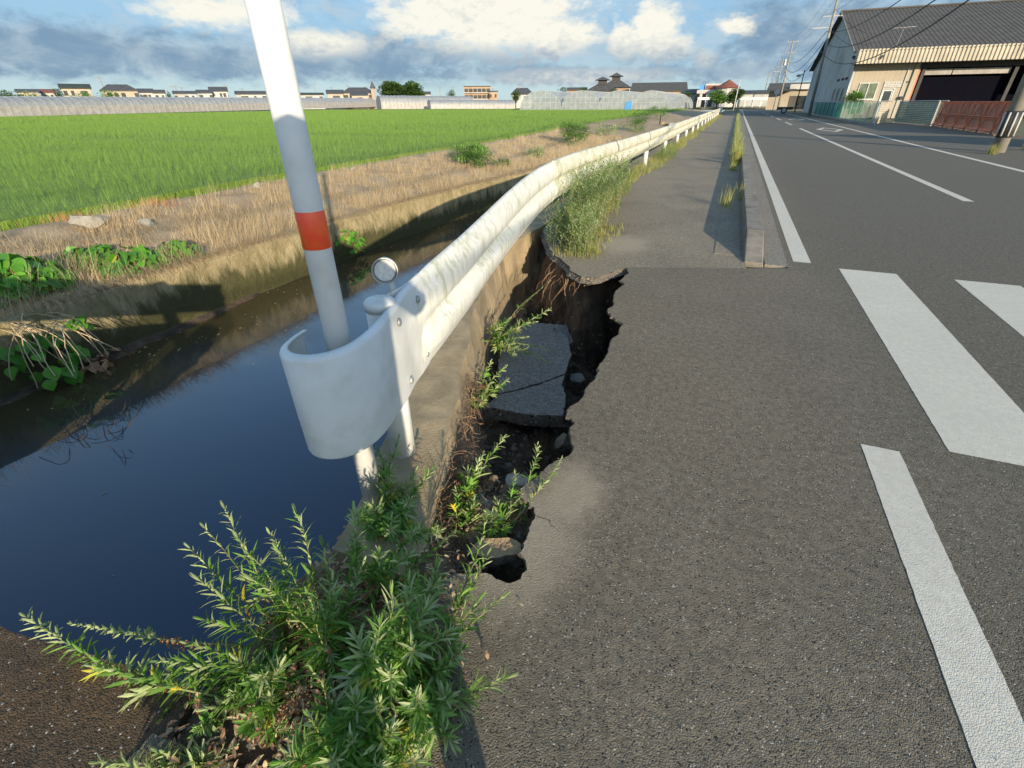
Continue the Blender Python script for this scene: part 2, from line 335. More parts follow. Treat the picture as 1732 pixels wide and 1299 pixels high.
def blades(P, H, Wd, lean, azim, segs=2, curve=1.0):
    """many curved grass blades: P (n,3) roots, H heights, Wd widths, lean in radians from vertical, azim direction of the lean"""
    n = len(P); S = segs + 1; V = np.zeros((n, S, 2, 3))
    dx, dy = np.cos(azim), np.sin(azim); pos = P.copy(); ang = lean * .35
    for i in range(S):
        f = i / segs; wd = Wd * (1 - f) ** .7 if i < segs else Wd * .06
        V[:, i, 0] = pos + np.stack([-dy * wd / 2, dx * wd / 2, np.zeros(n)], 1)
        V[:, i, 1] = pos - np.stack([-dy * wd / 2, dx * wd / 2, np.zeros(n)], 1)
        a = ang + (lean - lean * .35) * (f * curve) * 1.3
        st = H / segs
        pos = pos + np.stack([dx * np.sin(a) * st, dy * np.sin(a) * st, np.cos(a) * st], 1)
    idx = np.arange(n * S * 2).reshape(n, S, 2)
    q = np.stack([idx[:, :-1, 0], idx[:, :-1, 1], idx[:, 1:, 1], idx[:, 1:, 0]], -1).reshape(-1, 4)
    return V.reshape(-1, 3), q
def fbm(x, y, z=0.0, o=4, sc=1.0): return mnoise.fractal(Vector((x * sc, y * sc, z)), 1.0, 2.0, o)
def tubeline(pts, k=6):
    """smooth (Catmull-Rom) resampling of a polyline"""
    P = [Vector(p) for p in pts]; out = []
    for i in range(len(P) - 1):
        a, b, c, d = P[max(i - 1, 0)], P[i], P[i + 1], P[min(i + 2, len(P) - 1)]
        for j in range(k):
            t = j / k; out.append(.5 * ((2 * b) + (c - a) * t + (2 * a - 5 * b + 4 * c - d) * t * t + (3 * b - a - 3 * c + d) * t ** 3))
    out.append(P[-1]); return out

def interp(tab, y):
    ys = [a for a, b in tab]; xs = [b for a, b in tab]; return float(np.interp(y, ys, xs))
# ------------------------------------------------------------------ layout curves
WATER_Z = -0.85
XW = [(-8, -5.75), (1.5, -5.72), (4, -5.76), (7.2, -5.73), (9.6, -5.56), (11.6, -5.28), (14, -5.05), (20, -4.95), (130, -4.9)]   # far canal wall
XF = [(-8, -8.3), (4, -8.15), (8, -8.5), (11, -8.6), (21, -8.9), (46, -10.2), (60, -10.6), (95, -9.6), (130, -9.5)]                                   # edge of the paddy
INNER = [(.80, -.74), (1.34, -.93), (1.64, -1.03), (2.32, -1.32), (3.70, -1.85), (4.92, -2.19)]                  # leaning wall, road side edge (y, x)
RAILP = [(1.6, -1.15, .798, .345), (1.9, -1.20, .812, .36), (2.3, -1.27, .822, .375), (2.9, -1.40, .83, .385), (3.5, -1.52, .85, .39), (4.2, -1.64, .875, .41), (4.9, -1.74, .89, .44),
         (5.6, -1.81, .895, .46), (6.4, -1.86, .89, .455), (7.4, -1.89, .88, .435), (9, -1.91, .86, .42), (11, -1.92, .835, .40), (14, -1.92, .82, .38), (20, -1.92, .80, .36), (30, -1.92, .80, .36), (60, -1.92, .80, .36), (86, -1.92, .80, .36)]

# ------------------------------------------------------------------ ground, road, pavements
g = MB(); Z = -0.07
for x0, x1, y0, y1 in ((-4000, -10.5, -4000, 4000), (-10.5, 12, -4000, -8), (-10.5, -2.3, 125, 4000), (-2.3, .2, 8.0, 4000), (.2, 12, -8, 4000), (12, 4000, -4000, 4000), (-.75, .2, -8, .45)):
    g.quad((x0, y0, Z), (x1, y0, Z), (x1, y1, Z), (x0, y1, Z))
tag(g.build('ground', M['land']), kind='structure')
y_ = [-8, 3000]
tag(MB().box(.798, -8, -.065, 7.9, 400, 0).build('road', M['road']), kind='structure')
tag(MB().box(.585, 5.42, -.06, .798, 130, .001).build('gutter', M['gutter']), kind='structure')
tag(MB().box(7.902, -8, -.065, 12.6, 50, -.004).build('forecourt', M['cross']), kind='structure')

def rough_line(pts, step=.018, amp=.012, seed=0):
    out = []
    for (a, b) in zip(pts[:-1], pts[1:]):
        a, b = Vector(a), Vector(b); n = max(1, int((b - a).length / step))
        nr = Vector((-(b - a).y, (b - a).x)).normalized()
        for i in range(n):
            p = a.lerp(b, i / n)
            o = amp * (mnoise.noise(Vector((p.x * 9, p.y * 9, seed))) * 1.6 + mnoise.noise(Vector((p.x * 27, p.y * 27, seed + 5))) + .7 * mnoise.noise(Vector((p.x * 70, p.y * 70, seed + 9))))
            out.append(p + nr * o)
    out.append(Vector(pts[-1])); return out
edge_px = [(1062, 452), (1062, 462), (1050, 474), (1056, 482), (1043, 490), (1038, 503), (1041, 514), (1028, 522), (1033, 535), (1053, 547), (1048, 560), (1036, 572), (1030, 590), (1020, 610), (1012, 625),
           (1006, 640), (990, 656), (984, 672), (972, 684), (962, 694), (960, 704), (972, 714), (964, 726), (967, 742), (968, 757), (956, 773), (938, 781), (922, 792), (908, 806), (890, 818), (882, 832), (888, 846), (902, 858),
           (908, 872), (900, 888), (894, 904), (886, 918), (882, 934), (889, 948), (888, 962), (878, 977), (862, 988), (848, 982), (832, 972), (812, 966), (790, 966), (768, 970), (748, 980)]
edge = [at(x, y).xy for x, y in edge_px]
redge = rough_line(edge, .016, .011)
def pavement(name, outline, rough_part, mats, thick=.055):
    """flat sheet with a broken, ragged edge of real thickness along rough_part"""
    mb = MB(); n = len(outline)
    mb.add([(p[0], p[1], 0.0) for p in outline], [tuple(range(n))], 0)
    m = len(rough_part); rows = []
    for k, (dz, off) in enumerate(((0, 0), (-.012, -.006), (-.03, .010), (-thick, .035))):
        row = []
        for i, p in enumerate(rough_part):
            a, b = rough_part[max(0, i - 1)], rough_part[min(m - 1, i + 1)]; t = (b - a).normalized(); nr = Vector((-t.y, t.x))
            j = (mnoise.noise(Vector((p.x * 40, p.y * 40, k * 3.1)))) * .012 if k else 0
            row.append((p.x + nr.x * (off + j), p.y + nr.y * (off + j), dz + (j * .6 if k else 0)))
        rows.append(row)
    vs = [v for r in rows for v in r]; fs = [(k * m + i, (k + 1) * m + i, (k + 1) * m + i + 1, k * m + i + 1) for k in range(len(rows) - 1) for i in range(m - 1)]
    mb.add(vs, fs, 1)
    return mb.build(name, mats)
# crossing pavement: everything this side of the joint, down to the culvert deck
tail = [(-.70, .60), (-.66, .30), (-.80, .20), (-1.13, .16), (-1.13, -8), (.798, -8), (.798, 5.36), (.40, 5.20)]
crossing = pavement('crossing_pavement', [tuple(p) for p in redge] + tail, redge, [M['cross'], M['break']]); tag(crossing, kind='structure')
far_px = [(1062, 452), (1040, 458), (1018, 466), (1000, 470), (984, 468), (966, 458), (958, 446), (948, 438), (934, 428), (926, 412), (921, 398), (917, 386)]
fedge = rough_line([at(x, y).xy for x, y in far_px], .016, .012, 3)
side_out = [tuple(p) for p in fedge] + [(-2.115, 6.7), (-2.115, 86), (.40, 86), (.40, 5.20)]
sw = pavement('sidewalk', side_out[::1], [p for p in fedge][::-1][::-1], [M['walk'], M['break']]); tag(sw, kind='structure')

# kerb stones, 0.6 m long each, the first one ramped
kerb = MB()
K0, K1 = .385, .582
for i in range(46):
    y0 = 5.40 + i * .62; y1 = y0 + .617; jit = random.uniform(-.002, .002)
    k = MB(); h0, h1 = (.012, .17) if i == 0 else (.17, .17); h1b = h1
    if i == 0: y1 = 6.2
    else: y0 += .19; y1 += .19
    vs = [(K0 + jit, y0, -.05), (K1 + jit, y0, -.05), (K1 + jit, y1, -.05), (K0 + jit, y1, -.05), (K0 + jit, y0, h0), (K1 - .02 + jit, y0, h0), (K1 - .02 + jit, y1, h1), (K0 + jit, y1, h1)]
    k.add(vs, [(0, 3, 2, 1), (4, 5, 6, 7), (0, 1, 5, 4), (1, 2, 6, 5), (2, 3, 7, 6), (3, 0, 4, 7)])
    if i == 0: kerb_o = tag(k.build('kerb', M['kerb'], bevel=.008), kind='structure')
    else: k.build('kerb_stone', M['kerb'], kerb_o, bevel=.003)
MB().box(K0, 5.59 + 46 * .62, -.05, K1 - .01, 128, .17).build('kerb_run', M['kerb'], kerb_o)
# drain covers along the kerb foot: 3 cm thick slabs in the sidewalk
dc = None
for i in range(20):
    y0 = 5.65 + i * .61
    k = MB().box(.075, y0, -.03, .355, y0 + .60, .0035 + random.uniform(0, .003))
    k.build('drain_cover', M['walk'], sw, origin=(0, 0, 0), bevel=.004)

# painted markings, 4 mm above the asphalt
def marking(name, poly, z=.0018):
    """a painted strip with slightly ragged edges"""
    n = len(poly); out = []
    for i in range(n):
        a, b = Vector(poly[i]), Vector(poly[(i + 1) % n]); m = max(1, int((b - a).length / (.03 if (a.y < 12) else 1.0)))
        for j in range(m):
            p = a.lerp(b, j / m); r = mnoise.noise(Vector((p.x * 60, p.y * 60, 2))) * .003; out.append((p.x + r, p.y + r, z))
    return tag(MB().add(out, [tuple(range(len(out)))]).build(name, M['paint']), kind='structure')
def rect(x0, y0, x1, y1): return [(x0, y0), (x1, y0), (x1, y1), (x0, y1)]
marking('edge_line', rect(.862, 5.63, 1.03, 120)); marking('edge_line', rect(.885, -6, 1.045, 2.325))
for x0 in (1.265, 2.205, 3.14, 4.08, 5.02): marking('crossing_stripe', rect(x0, 2.415, x0 + .485, 5.525))
marking('centre_line', rect(3.80, 10.5, 3.95, 37.5)); marking('stop_line', rect(4.3, 9.0, 6.4, 9.45))
for y0, y1 in ((43, 49), (54, 60), (65, 71), (76, 82), (87, 93)): marking('centre_dash', rect(3.80, y0, 3.95, y1))
marking('far_edge_line', rect(6.44, -6, 6.60, 120))
for cy in (36.2, 56.0):      # hollow diamonds that warn of the crossing
    o4 = [(5.3, cy - 2.6), (6.05, cy), (5.3, cy + 2.6), (4.6, cy)]; i4 = [(5.3 + (x - 5.3) * .66, cy + (y - cy) * .72) for x, y in o4]
    mb = MB().add([(x, y, .002) for x, y in o4 + i4], [(i, (i + 1) % 4, 4 + (i + 1) % 4, 4 + i) for i in range(4)])
    tag(mb.build('diamond_marking', M['paint']), kind='structure')

# ------------------------------------------------------------------ canal: bed, water, far wall, bank, paddy
bed = MB().quad((-6.5, -7, -1.5), (-.3, -7, -1.5), (-.3, 126, -1.5), (-6.5, 126, -1.5)); tag(bed.build('canal_bed', M['soil']), kind='structure')
wy = [-7, 0, .3, 1, 1.5, 2.5, 4, 6, 7.2, 8.4, 9.6, 10.6, 11.6, 12.8, 14, 17, 20, 40, 84, 126]
wt = MB()
for a, b in zip(wy[:-1], wy[1:]): wt.quad((interp(XW, a) - .1, a, WATER_Z), (-.8 if b < 1.2 else (-1.0 if b < 3 else -2.2), a, WATER_Z), (-.8 if b < 1.2 else (-1.0 if b < 3 else -2.2), b, WATER_Z), (interp(XW, b) - .1, b, WATER_Z))
tag(wt.build('canal_water', M['water']), kind='structure')
# far concrete wall
ys = list(np.arange(-7, 30, .25)) + list(np.arange(30, 126, 3)); V = []; zr = [-1.5, -1.1, -.85, -.7, -.55, -.42, -.32, -.25, -.22]
fs = []
for i, y in enumerate(ys):
    for j, z in enumerate(zr):
        n = fbm(y * 1.5, z * 3, 3.3) * .035 + fbm(y * 7, z * 7, 1.3) * .012; V.append((interp(XW, y) + n - (z + .85) * .06, y, z + (fbm(y, 0, 8, 4, 1.2) * .07 if j > 5 else 0)))
    V.append((interp(XW, y) - .25, y, -.235))
nz = len(zr) + 1
fs = [(i * nz + j, (i + 1) * nz + j, (i + 1) * nz + j + 1, i * nz + j + 1) for i in range(len(ys) - 1) for j in range(nz - 1)]
fw = MB().add(V, fs).build('canal_wall', M['mosswall'], smooth=True)
tag(fw, 'long mossy concrete wall on the paddy side of the canal, below the straw covered bank', 'canal wall')
# silt ledge at the foot of the far wall
mb = MB(); n = 26; V = []
for i in range(n):
    y = .2 + i * .17
    for j in range(7):
        f = j / 6; wid = .28 * math.sin(math.pi * i / (n - 1)) ** .6 + .02
        V.append((interp(XW, y) - .03 + f * wid * (1 + .4 * fbm(y * 2, 1)), y, WATER_Z + .05 * (1 - f * 1.6) + .02 * fbm(y * 5, f * 3)))
mb.add(V, [(i * 7 + j, i * 7 + j + 1, (i + 1) * 7 + j + 1, (i + 1) * 7 + j) for i in range(n - 1) for j in range(6)])
tag(mb.build('silt_ledge', M['soil'], smooth=True), kind='structure')
# bank
def bank_z(x, y):
    xw, xf = interp(XW, y) - .2, interp(XF, y); t = (xw - x) / (xw - xf); t = max(0, t)
    s = min(t, 1); s = s * s * (3 - 2 * s)
    z = -.235 + .34 * (s * .6 + min(t, 1) * .4)
    if t > 1: z -= min((t - 1) * .35, .16)
    return z + (fbm(x, y, 1, 4, 1.1) * .045 + fbm(x, y, 4, 3, 5) * .012) * min(1, t * 5 + .15)
ys = list(np.arange(-7, 16, .16)) + list(np.arange(16, 40, .5)) + list(np.arange(40, 127, 3)); nx = 34
V = []
for y in ys:
    xw, xf = interp(XW, y) - .2, interp(XF, y) - 1.2
    for j in range(nx): x = xw + (xf - xw) * j / (nx - 1); V.append((x, y, bank_z(x, y)))
fs = [(i * nx + j, i * nx + j + 1, (i + 1) * nx + j + 1, (i + 1) * nx + j) for i in range(len(ys) - 1) for j in range(nx - 1)]
tag(MB().add(V, fs).build('bank', M['drysoil'], smooth=True), kind='structure')

def bankpt(px, py):
    p = at(px, py, 0)
    for _ in range(3): p = at(px, py, bank_z(p.x, p.y))
    return p
# ------------------------------------------------------------------ near canal wall, two panels
def wall_panel(inner, outer, ztop, lean, zbot=-1.5, seed=0, label='', mats=None):
    N = 46; rows = []
    prof = [('o', 0, zbot), ('o', .35, -.9), ('o', .75, -.35), ('o', .97, ztop - .02), ('o', 1.0, ztop), ('m', .33, ztop), ('m', .66, ztop), ('i', 1.0, ztop), ('i', .985, ztop - .02), ('i', .9, ztop - .12), ('i', .75, ztop - .3), ('i', .5, ztop - .55), ('i', .25, ztop - .8), ('i', 0, zbot)]
    y0, y1 = inner[0][0], inner[-1][0]; V = []
    for k in range(N):
        y = y0 + (y1 - y0) * k / (N - 1); xi = interp(inner, y); xo = interp(outer, y)
        for typ, f, z in prof:
            n1 = fbm(y * 2.2, z * 2.2, seed, 4) * .012; n2 = fbm(y * 9, z * 9, seed + 3, 3) * .005
            zz = z + (fbm(y * 1.3, seed, 1, 3) * .012 if z > -.3 else 0)
            if typ == 'o': x = xo + (ztop - z) * lean * .5
            elif typ == 'm': x = xo + (xi - xo) * f; zz += fbm(x * 6, y * 6, seed, 3) * .004
            else: x = xi + (ztop - z) * lean + (n2 + n1) * 1.4
            V.append((x + n1 + n2, y, zz))
    m = len(prof); mb = MB()
    top = {4, 5, 6}
    for k in range(N - 1):
        for j in range(m - 1): mb.add([], [], 0); mb.f.append((k * m + j, (k + 1) * m + j, (k + 1) * m + j + 1, k * m + j + 1)); mb.mi.append(1 if j in (4, 5, 6) else (2 if j < 4 else 0))
    mb.v = V; mb.f.append(tuple(range(m))); mb.mi.append(0); mb.f.append(tuple((N - 1) * m + j for j in range(m - 1, -1, -1))); mb.mi.append(0)
    o = mb.build('canal_wall', [M['conc'], M['conctop'], M['concmoss']]); o.data.shade_smooth() if False else None
    return tag(o, label, 'canal wall')
wall_panel(INNER, [(.80, -1.06), (1.01, -1.11), (1.34, -1.25), (1.64, -1.36), (2.32, -1.66), (3.7, -2.18), (4.92, -2.5)], .05, .16, seed=1,
           label='tilted concrete wall panel beside the collapsed pavement, under the white guardrail')
wall_panel([(4.95, -2.19), (5.6, -2.13), (6.64, -2.12), (9, -2.12)], [(4.95, -2.48), (5.6, -2.44), (6.64, -2.42), (9, -2.42)], .035, .05, seed=5,
           label='upright tan concrete wall panel at the far end of the collapse, behind the tall weeds')
tag(MB().box(-2.42, 9.01, -1.5, -2.118, 86, .03).build('canal_wall', M['conc']), 'straight concrete canal wall running beside the far sidewalk under the guardrail posts', 'canal wall')

# ------------------------------------------------------------------ culvert deck that the crossing stands on
N = 40; V = []; 
deck_edge = rough_line([Vector((-8.2, .02)), Vector((-1.9, .168)), Vector((-1.45, .24)), Vector((-1.12, .28)), Vector((-1.06, .12)), Vector((-.92, -.04)), Vector((-.79, -.08))], .03, .008, 4)
mb = MB(); n = len(deck_edge)
poly = [tuple(p) for p in deck_edge] + [(-.78, -.2), (-1.131, -.4), (-1.131, -6.9), (-8.2, -6.9)]
mb.add([(x, y, -.006) for x, y in poly], [tuple(range(len(poly)))])
mb.add([(p.x, p.y, -.006) for p in deck_edge] + [(p.x, p.y + .006, -.04) for p in deck_edge] + [(p.x, p.y, -.42) for p in deck_edge], [(k * n + i, (k + 1) * n + i, (k + 1) * n + i + 1, k * n + i + 1) for k in range(2) for i in range(n - 1)])
tag(mb.build('culvert_deck', M['rubble']), kind='structure')
tag(MB().box(-8.2, -.30, -.005, -2.12, .0, .25).build('deck_curb', M['conc'], bevel=.01), 'low concrete curb along the edge of the culvert deck', 'curb')
for X in (-.95,): tag(MB().box(X - .17, -7, -1.5, X + .25, .88, -.10).build('culvert_side', M['conc']), kind='structure')

# ------------------------------------------------------------------ the cavity: soil floor and sides under the broken pavement
hole = [Vector(p) for p in redge[::3]]
leftw = [(-.74, .93), (-.86, 1.25), (-.92, 1.6), (-1.22, 2.1), (-1.60, 3.0), (-1.96, 3.8), (-2.26, 4.9), (-2.2, 5.4), (-2.05, 6.0)]
holepoly = [tuple(p) for p in hole] + leftw + [tuple(p) for p in fedge[::-3]]
HP = np.array(holepoly)
def sdist(X, Y):
    """signed distance to the hole outline, positive inside"""
    P = np.stack([X.ravel(), Y.ravel()], 1); d = np.full(len(P), 1e9); ins = np.zeros(len(P), bool); n = len(HP)
    for i in range(n):
        a, b = HP[i], HP[(i + 1) % n]; ab = b - a; t = np.clip(((P - a) @ ab) / max(ab @ ab, 1e-12), 0, 1)
        d = np.minimum(d, np.linalg.norm(P - (a + t[:, None] * ab), axis=1))
        c = ((a[1] > P[:, 1]) != (b[1] > P[:, 1])); xx = (b[0] - a[0]) * (P[:, 1] - a[1]) / (b[1] - a[1] + 1e-12) + a[0]; ins ^= c & (P[:, 0] < xx)
    return np.where(ins, d, -d).reshape(X.shape)
gx = np.arange(-2.36, .16, .02); gy = np.arange(-.14, 7.2, .02); GX, GY = np.meshgrid(gx, gy)
SD = sdist(GX, GY)
floor = np.interp(GY, [.5, .93, 1.03, 1.13, 1.45, 1.72, 2.0, 2.6, 3.2, 3.8, 4.4, 5.0, 5.6, 6.5], [.10, .30, .38, .04, .05, .40, .55, .55, .58, .72, .95, 1.0, .7, .3])
floor = np.where((GY < 1.13) & (GX < -.56), .05, floor)
cx = np.interp(GY, [.9, 1.5, 2, 3, 4, 5], [-.5, -.55, -.6, -.75, -.85, -1.2])          # the deep side is towards the road
floor = floor + np.clip((GX - cx) * .45, -.12, .3) * (GY > 1.45)
# undercut: the soil starts to drop before the asphalt edge on the road side, later on the wall side
under = np.where(GX > cx, .13, np.where(GY > 1.9, .10, .02)) * np.clip((GY - .9) / .5, .25, 1)
t = np.clip((SD + under) / np.interp(GY, [1, 1.6, 3, 5], [.10, .16, .20, .22]), 0, 1); t = t ** .7
Zs = -.078 - floor * t
nzv = np.array([mnoise.fractal(Vector((x * 5, y * 5, 0)), .9, 2.1, 6) for x, y in zip(GX.ravel(), GY.ravel())]).reshape(GX.shape)
nz2 = np.array([mnoise.noise(Vector((x * 30, y * 30, 3))) for x, y in zip(GX.ravel(), GY.ravel())]).reshape(GX.shape)
tt = np.clip((SD + under) / .04, 0, 1)
Zs = np.minimum(Zs + (nzv * .07 + nz2 * .016) * tt, np.where(SD > -.02, .02, -.062))
# soil heaped under the weeds at the near end
near = (GX < -.66) & (GY < 1.0)
Zs = np.where(near, -.03 + nzv * .035 + nz2 * .012, Zs)
kx = GX + nzv * .03 * tt; ky = GY + nz2 * .02 * tt
idx = np.arange(GX.size).reshape(GX.shape)
keep = np.ones((len(gy) - 1, len(gx) - 1), bool)
wallx = np.interp(gy, [a for a, b in INNER] + [5.6, 9], [b for a, b in INNER] + [-2.13, -2.12]) - .10
wallx = np.where(gy < .84, -1.13, wallx)
for i in range(len(gy) - 1): keep[i] = gx[:-1] > wallx[i]
Q = np.stack([idx[:-1, :-1], idx[:-1, 1:], idx[1:, 1:], idx[1:, :-1]], -1)[keep]
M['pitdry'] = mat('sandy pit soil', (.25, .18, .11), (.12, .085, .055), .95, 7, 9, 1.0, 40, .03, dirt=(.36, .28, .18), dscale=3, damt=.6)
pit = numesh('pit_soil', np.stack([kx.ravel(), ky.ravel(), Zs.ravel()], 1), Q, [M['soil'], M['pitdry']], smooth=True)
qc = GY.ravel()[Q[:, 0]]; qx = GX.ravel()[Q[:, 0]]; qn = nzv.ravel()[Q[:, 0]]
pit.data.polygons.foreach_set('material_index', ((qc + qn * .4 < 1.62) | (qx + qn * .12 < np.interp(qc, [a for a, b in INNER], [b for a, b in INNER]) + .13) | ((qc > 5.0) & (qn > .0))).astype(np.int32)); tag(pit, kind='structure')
def pit_z(x, y):
    i = int(round((y - gy[0]) / .02)); j = int(round((x - gx[0]) / .02)); return float(Zs[min(max(i, 0), len(gy) - 1), min(max(j, 0), len(gx) - 1)])

def rock(c, size, seed, name='rock', material=None, squash=(1, 1, .7), parent=None, sub=3, rough=.28, rot=None):
    bm = bmesh.new(); bmesh.ops.create_icosphere(bm, subdivisions=sub, radius=1)
    r = random.Random(seed); cuts = [(Vector((r.gauss(0, 1), r.gauss(0, 1), r.gauss(0, 1))).normalized(), r.uniform(.45, .8)) for _ in range(9)]
    for v in bm.verts:
        p = v.co.copy()
        for nrm, d in cuts:
            e = p.dot(nrm) - d
            if e > 0: p -= nrm * e
        p += v.co * rough * .35 * mnoise.fractal(v.co * 3 + Vector((seed, 0, 0)), 1, 2, 3)
        v.co = Vector((p.x * squash[0], p.y * squash[1], p.z * squash[2])) * size
    me = bpy.data.meshes.new(name); bm.to_mesh(me); bm.free(); me.materials.append(material or M['stone'])
    o = bpy.data.objects.new(name, me); col.objects.link(o); o.location = c
    o.rotation_euler = rot or (r.uniform(-.5, .5), r.uniform(-.5, .5), r.uniform(0, 6))
    if parent is not None: o.parent = parent; o.location = Vector(c) - parent_world(parent)
    return o
def slab_piece(top, thick, name, parent, seed, m0='slab'):
    """an asphalt plate from its top outline (3-D points), with rough sides"""
    pts = [Vector(p) for p in top]; out = []
    for i in range(len(pts)):
        a, b = pts[i], pts[(i + 1) % len(pts)]; n = max(2, int((b - a).length / .02)); 
        nr = (b - a).cross(Vector((0, 0, 1))).normalized()
        for k in range(n): p = a.lerp(b, k / n); out.append(p + nr * .008 * (mnoise.noise(p * 25 + Vector((seed, 0, 0))) + mnoise.noise(p * 60)))
    n = len(out); c = sum(out, Vector()) / n; lo = [p + (p - c).normalized() * .006 * mnoise.noise(p * 40) + Vector((0, 0, -thick - .01 * mnoise.noise(p * 30))) for p in out]
    mb = MB(); mb.add(out + lo, [tuple(range(n))], 0); b = 0
    mb.f += [(i, i + n, (i + 1) % n + n, (i + 1) % n) for i in range(n)] + [tuple(range(2 * n - 1, n - 1, -1))]; mb.mi += [1] * (n + 1)
    return mb.build(name, [M[m0], M['break']], parent)
sl = thing('sunken_asphalt_slab', at(880, 650, -.5), 'large cracked plate of asphalt lying tilted inside the collapse under trailing weeds', 'asphalt slab')
slab_piece([at(818, 690, -.30), at(850, 692, -.30), at(880, 699, -.30), at(915, 702, -.30), at(952, 703, -.30), at(957, 675, -.32), at(951, 652, -.33), at(955, 634, -.34), at(925, 646, -.34), at(880, 660, -.33), at(842, 668, -.31)], .095, 'slab_piece', sl, 1)
slab_piece([at(843, 665, -.315), at(880, 657, -.335), at(925, 643, -.345), at(956, 631, -.345), at(966, 600, -.37), at(960, 572, -.39), at(935, 548, -.42), at(895, 545, -.42), at(860, 560, -.39), at(843, 610, -.34)], .08, 'slab_piece', sl, 2)
s2 = thing('leaning_slab', at(936, 548, -.6), 'small tan chunk of asphalt leaning behind the cracked plate in the collapse', 'asphalt slab')
slab_piece([at(938, 548, -.36), at(958, 550, -.42), at(970, 578, -.50), at(955, 590, -.48), at(940, 570, -.40)], .05, 'slab_piece', s2, 3)
s3 = thing('upright_slab', at(805, 880, -.25), 'dark upright chunk of asphalt in soil between the weeds at the near end of the collapse', 'asphalt slab')
slab_piece([at(778, 888, -.12), at(800, 898, -.12), at(822, 880, -.08), at(832, 850, -.05), at(812, 832, -.06), at(790, 846, -.10)], .07, 'slab_piece', s3, 4)
s4 = thing('near_slab', at(840, 930, -.1), 'lit sandy slab fragment bridging the small black opening at the near end', 'asphalt slab')
slab_piece([at(790, 932, -.07), at(826, 944, -.05), at(886, 936, -.03), at(882, 918, -.02), at(858, 908, -.03), at(812, 912, -.06)], .05, 'slab_piece', s4, 5, 'drysoil')
for k, (px, py, z, sz, lab) in enumerate(((846, 726, -.62, .07, 'round pale stone in the dark under the front of the cracked plate'), (920, 742, -.62, .05, 'small grey stone deep below the asphalt edge'),
        (952, 748, -.30, .06, 'jagged stone lodged under the broken asphalt lip'), (868, 820, -.24, .085, 'dark stone block between the stems at the front of the cavity'), (832, 905, -.13, .035, 'little tan stone beside the lit slab fragment'),
        (893, 878, -.12, .05, 'grey lump inside the small side hole of the asphalt'), (884, 905, -.13, .03, 'reddish crumb of rubble at the small side hole'), (905, 884, -.11, .022, 'tiny chip at the rim of the small side hole'),
        (800, 790, -.45, .09, 'big brown stone against the wall foot in the cavity'), (975, 640, -.55, .08, 'dark stone in the deep gap right of the cracked plate'), (985, 560, -.62, .10, 'rough block in the back of the collapse'))):
    p = at(px, py, z); tag(rock(p, sz, k + 3, material=M['stone'] if k % 3 else M['grayrock']), lab, 'stone')
# loose gravel and crumbs in the pit and round its rim: nobody could count them
cr = MB(); r_ = random.Random(5)
ico = bmesh.new(); bmesh.ops.create_icosphere(ico, subdivisions=1, radius=1); iv = [v.co.copy() for v in ico.verts]; ifc = [tuple(v.index for v in f.verts) for f in ico.faces]; ico.free()
def crumbs(mb, n, fpos, smin, smax):
    for _ in range(n):
        p = fpos()
        if p is None: continue
        s = r_.uniform(smin, smax) * r_.choice((.5, .7, 1)); q = Matrix.Rotation(r_.uniform(0, 6), 3, 'Z') @ Matrix.Rotation(r_.uniform(0, 6), 3, 'X')
        sc = (r_.uniform(.6, 1.3), r_.uniform(.6, 1.2), r_.uniform(.4, .9))
        mb.add([Vector(p) + q @ Vector((v.x * sc[0], v.y * sc[1], v.z * sc[2])) * s * r_.uniform(.8, 1.1) for v in iv], ifc, 0)
def inpit():
    y = r_.uniform(.95, 5.6); x = r_.uniform(-2.0, -.3); z = pit_z(x, y)
    return (x, y, z) if z < -.1 else None
crumbs(cr, 2200, inpit, .006, .035)
tag(cr.build('pit_rubble', M['stone']), kind='stuff')
cr = MB()
def nearend():
    x, y = r_.uniform(-.95, -.38), r_.uniform(1.0, 1.75); z = pit_z(x, y)
    return (x, y, z + .004) if z < -.05 else None
crumbs(cr, 1500, nearend, .004, .022)
tag(cr.build('near_rubble', M['pitdry']), kind='stuff')
cr = MB()
def onroad():
    if r_.random() < .5: a = r_.uniform(0, 6.28); d = abs(r_.gauss(0, .35)); return (-.28 + d * math.cos(a), 1.3 + 2 * d * math.sin(a), .002) if (-.28 + d * math.cos(a)) > -.2 else None
    return (r_.uniform(-.2, 1.9), r_.uniform(.4, 9), .002)
crumbs(cr, 900, onroad, .0015, .0045)
tag(cr.build('road_grit', M['grayrock']), kind='stuff')
def crack(pts, w0, seed):
    P = rough_line([at(x, y).xy for x, y in pts], .012, .012, seed); n = len(P); mb = MB(); V = []
    for i, p in enumerate(P):
        t = (P[min(n - 1, i + 1)] - P[max(0, i - 1)]).normalized(); q = w0 * (.35 + abs(mnoise.noise(Vector((p.x * 30, p.y * 30, seed))))) * math.sin(math.pi * (i + .5) / n) ** .4
        V += [(p.x - t.y * q, p.y + t.x * q, .0012), (p.x + t.y * q, p.y - t.x * q, .0012)]
    mb.add(V, [(2 * i, 2 * i + 1, 2 * i + 3, 2 * i + 2) for i in range(n - 1)]); tag(mb.build('pavement_crack', M['break']), kind='structure')
crack([(1062, 452), (1110, 453), (1160, 455), (1210, 459), (1256, 462)], .003, 1); crack([(1252, 444), (1256, 462), (1275, 455), (1292, 446)], .006, 2); crack([(1186, 412), (1205, 430), (1190, 448)], .003, 3)
crack([(968, 742), (1000, 752), (1018, 770), (1045, 778)], .0022, 4); crack([(908, 872), (932, 880), (945, 900)], .0022, 5); crack([(1030, 590), (1058, 598), (1075, 618)], .002, 6)
fl = MB()
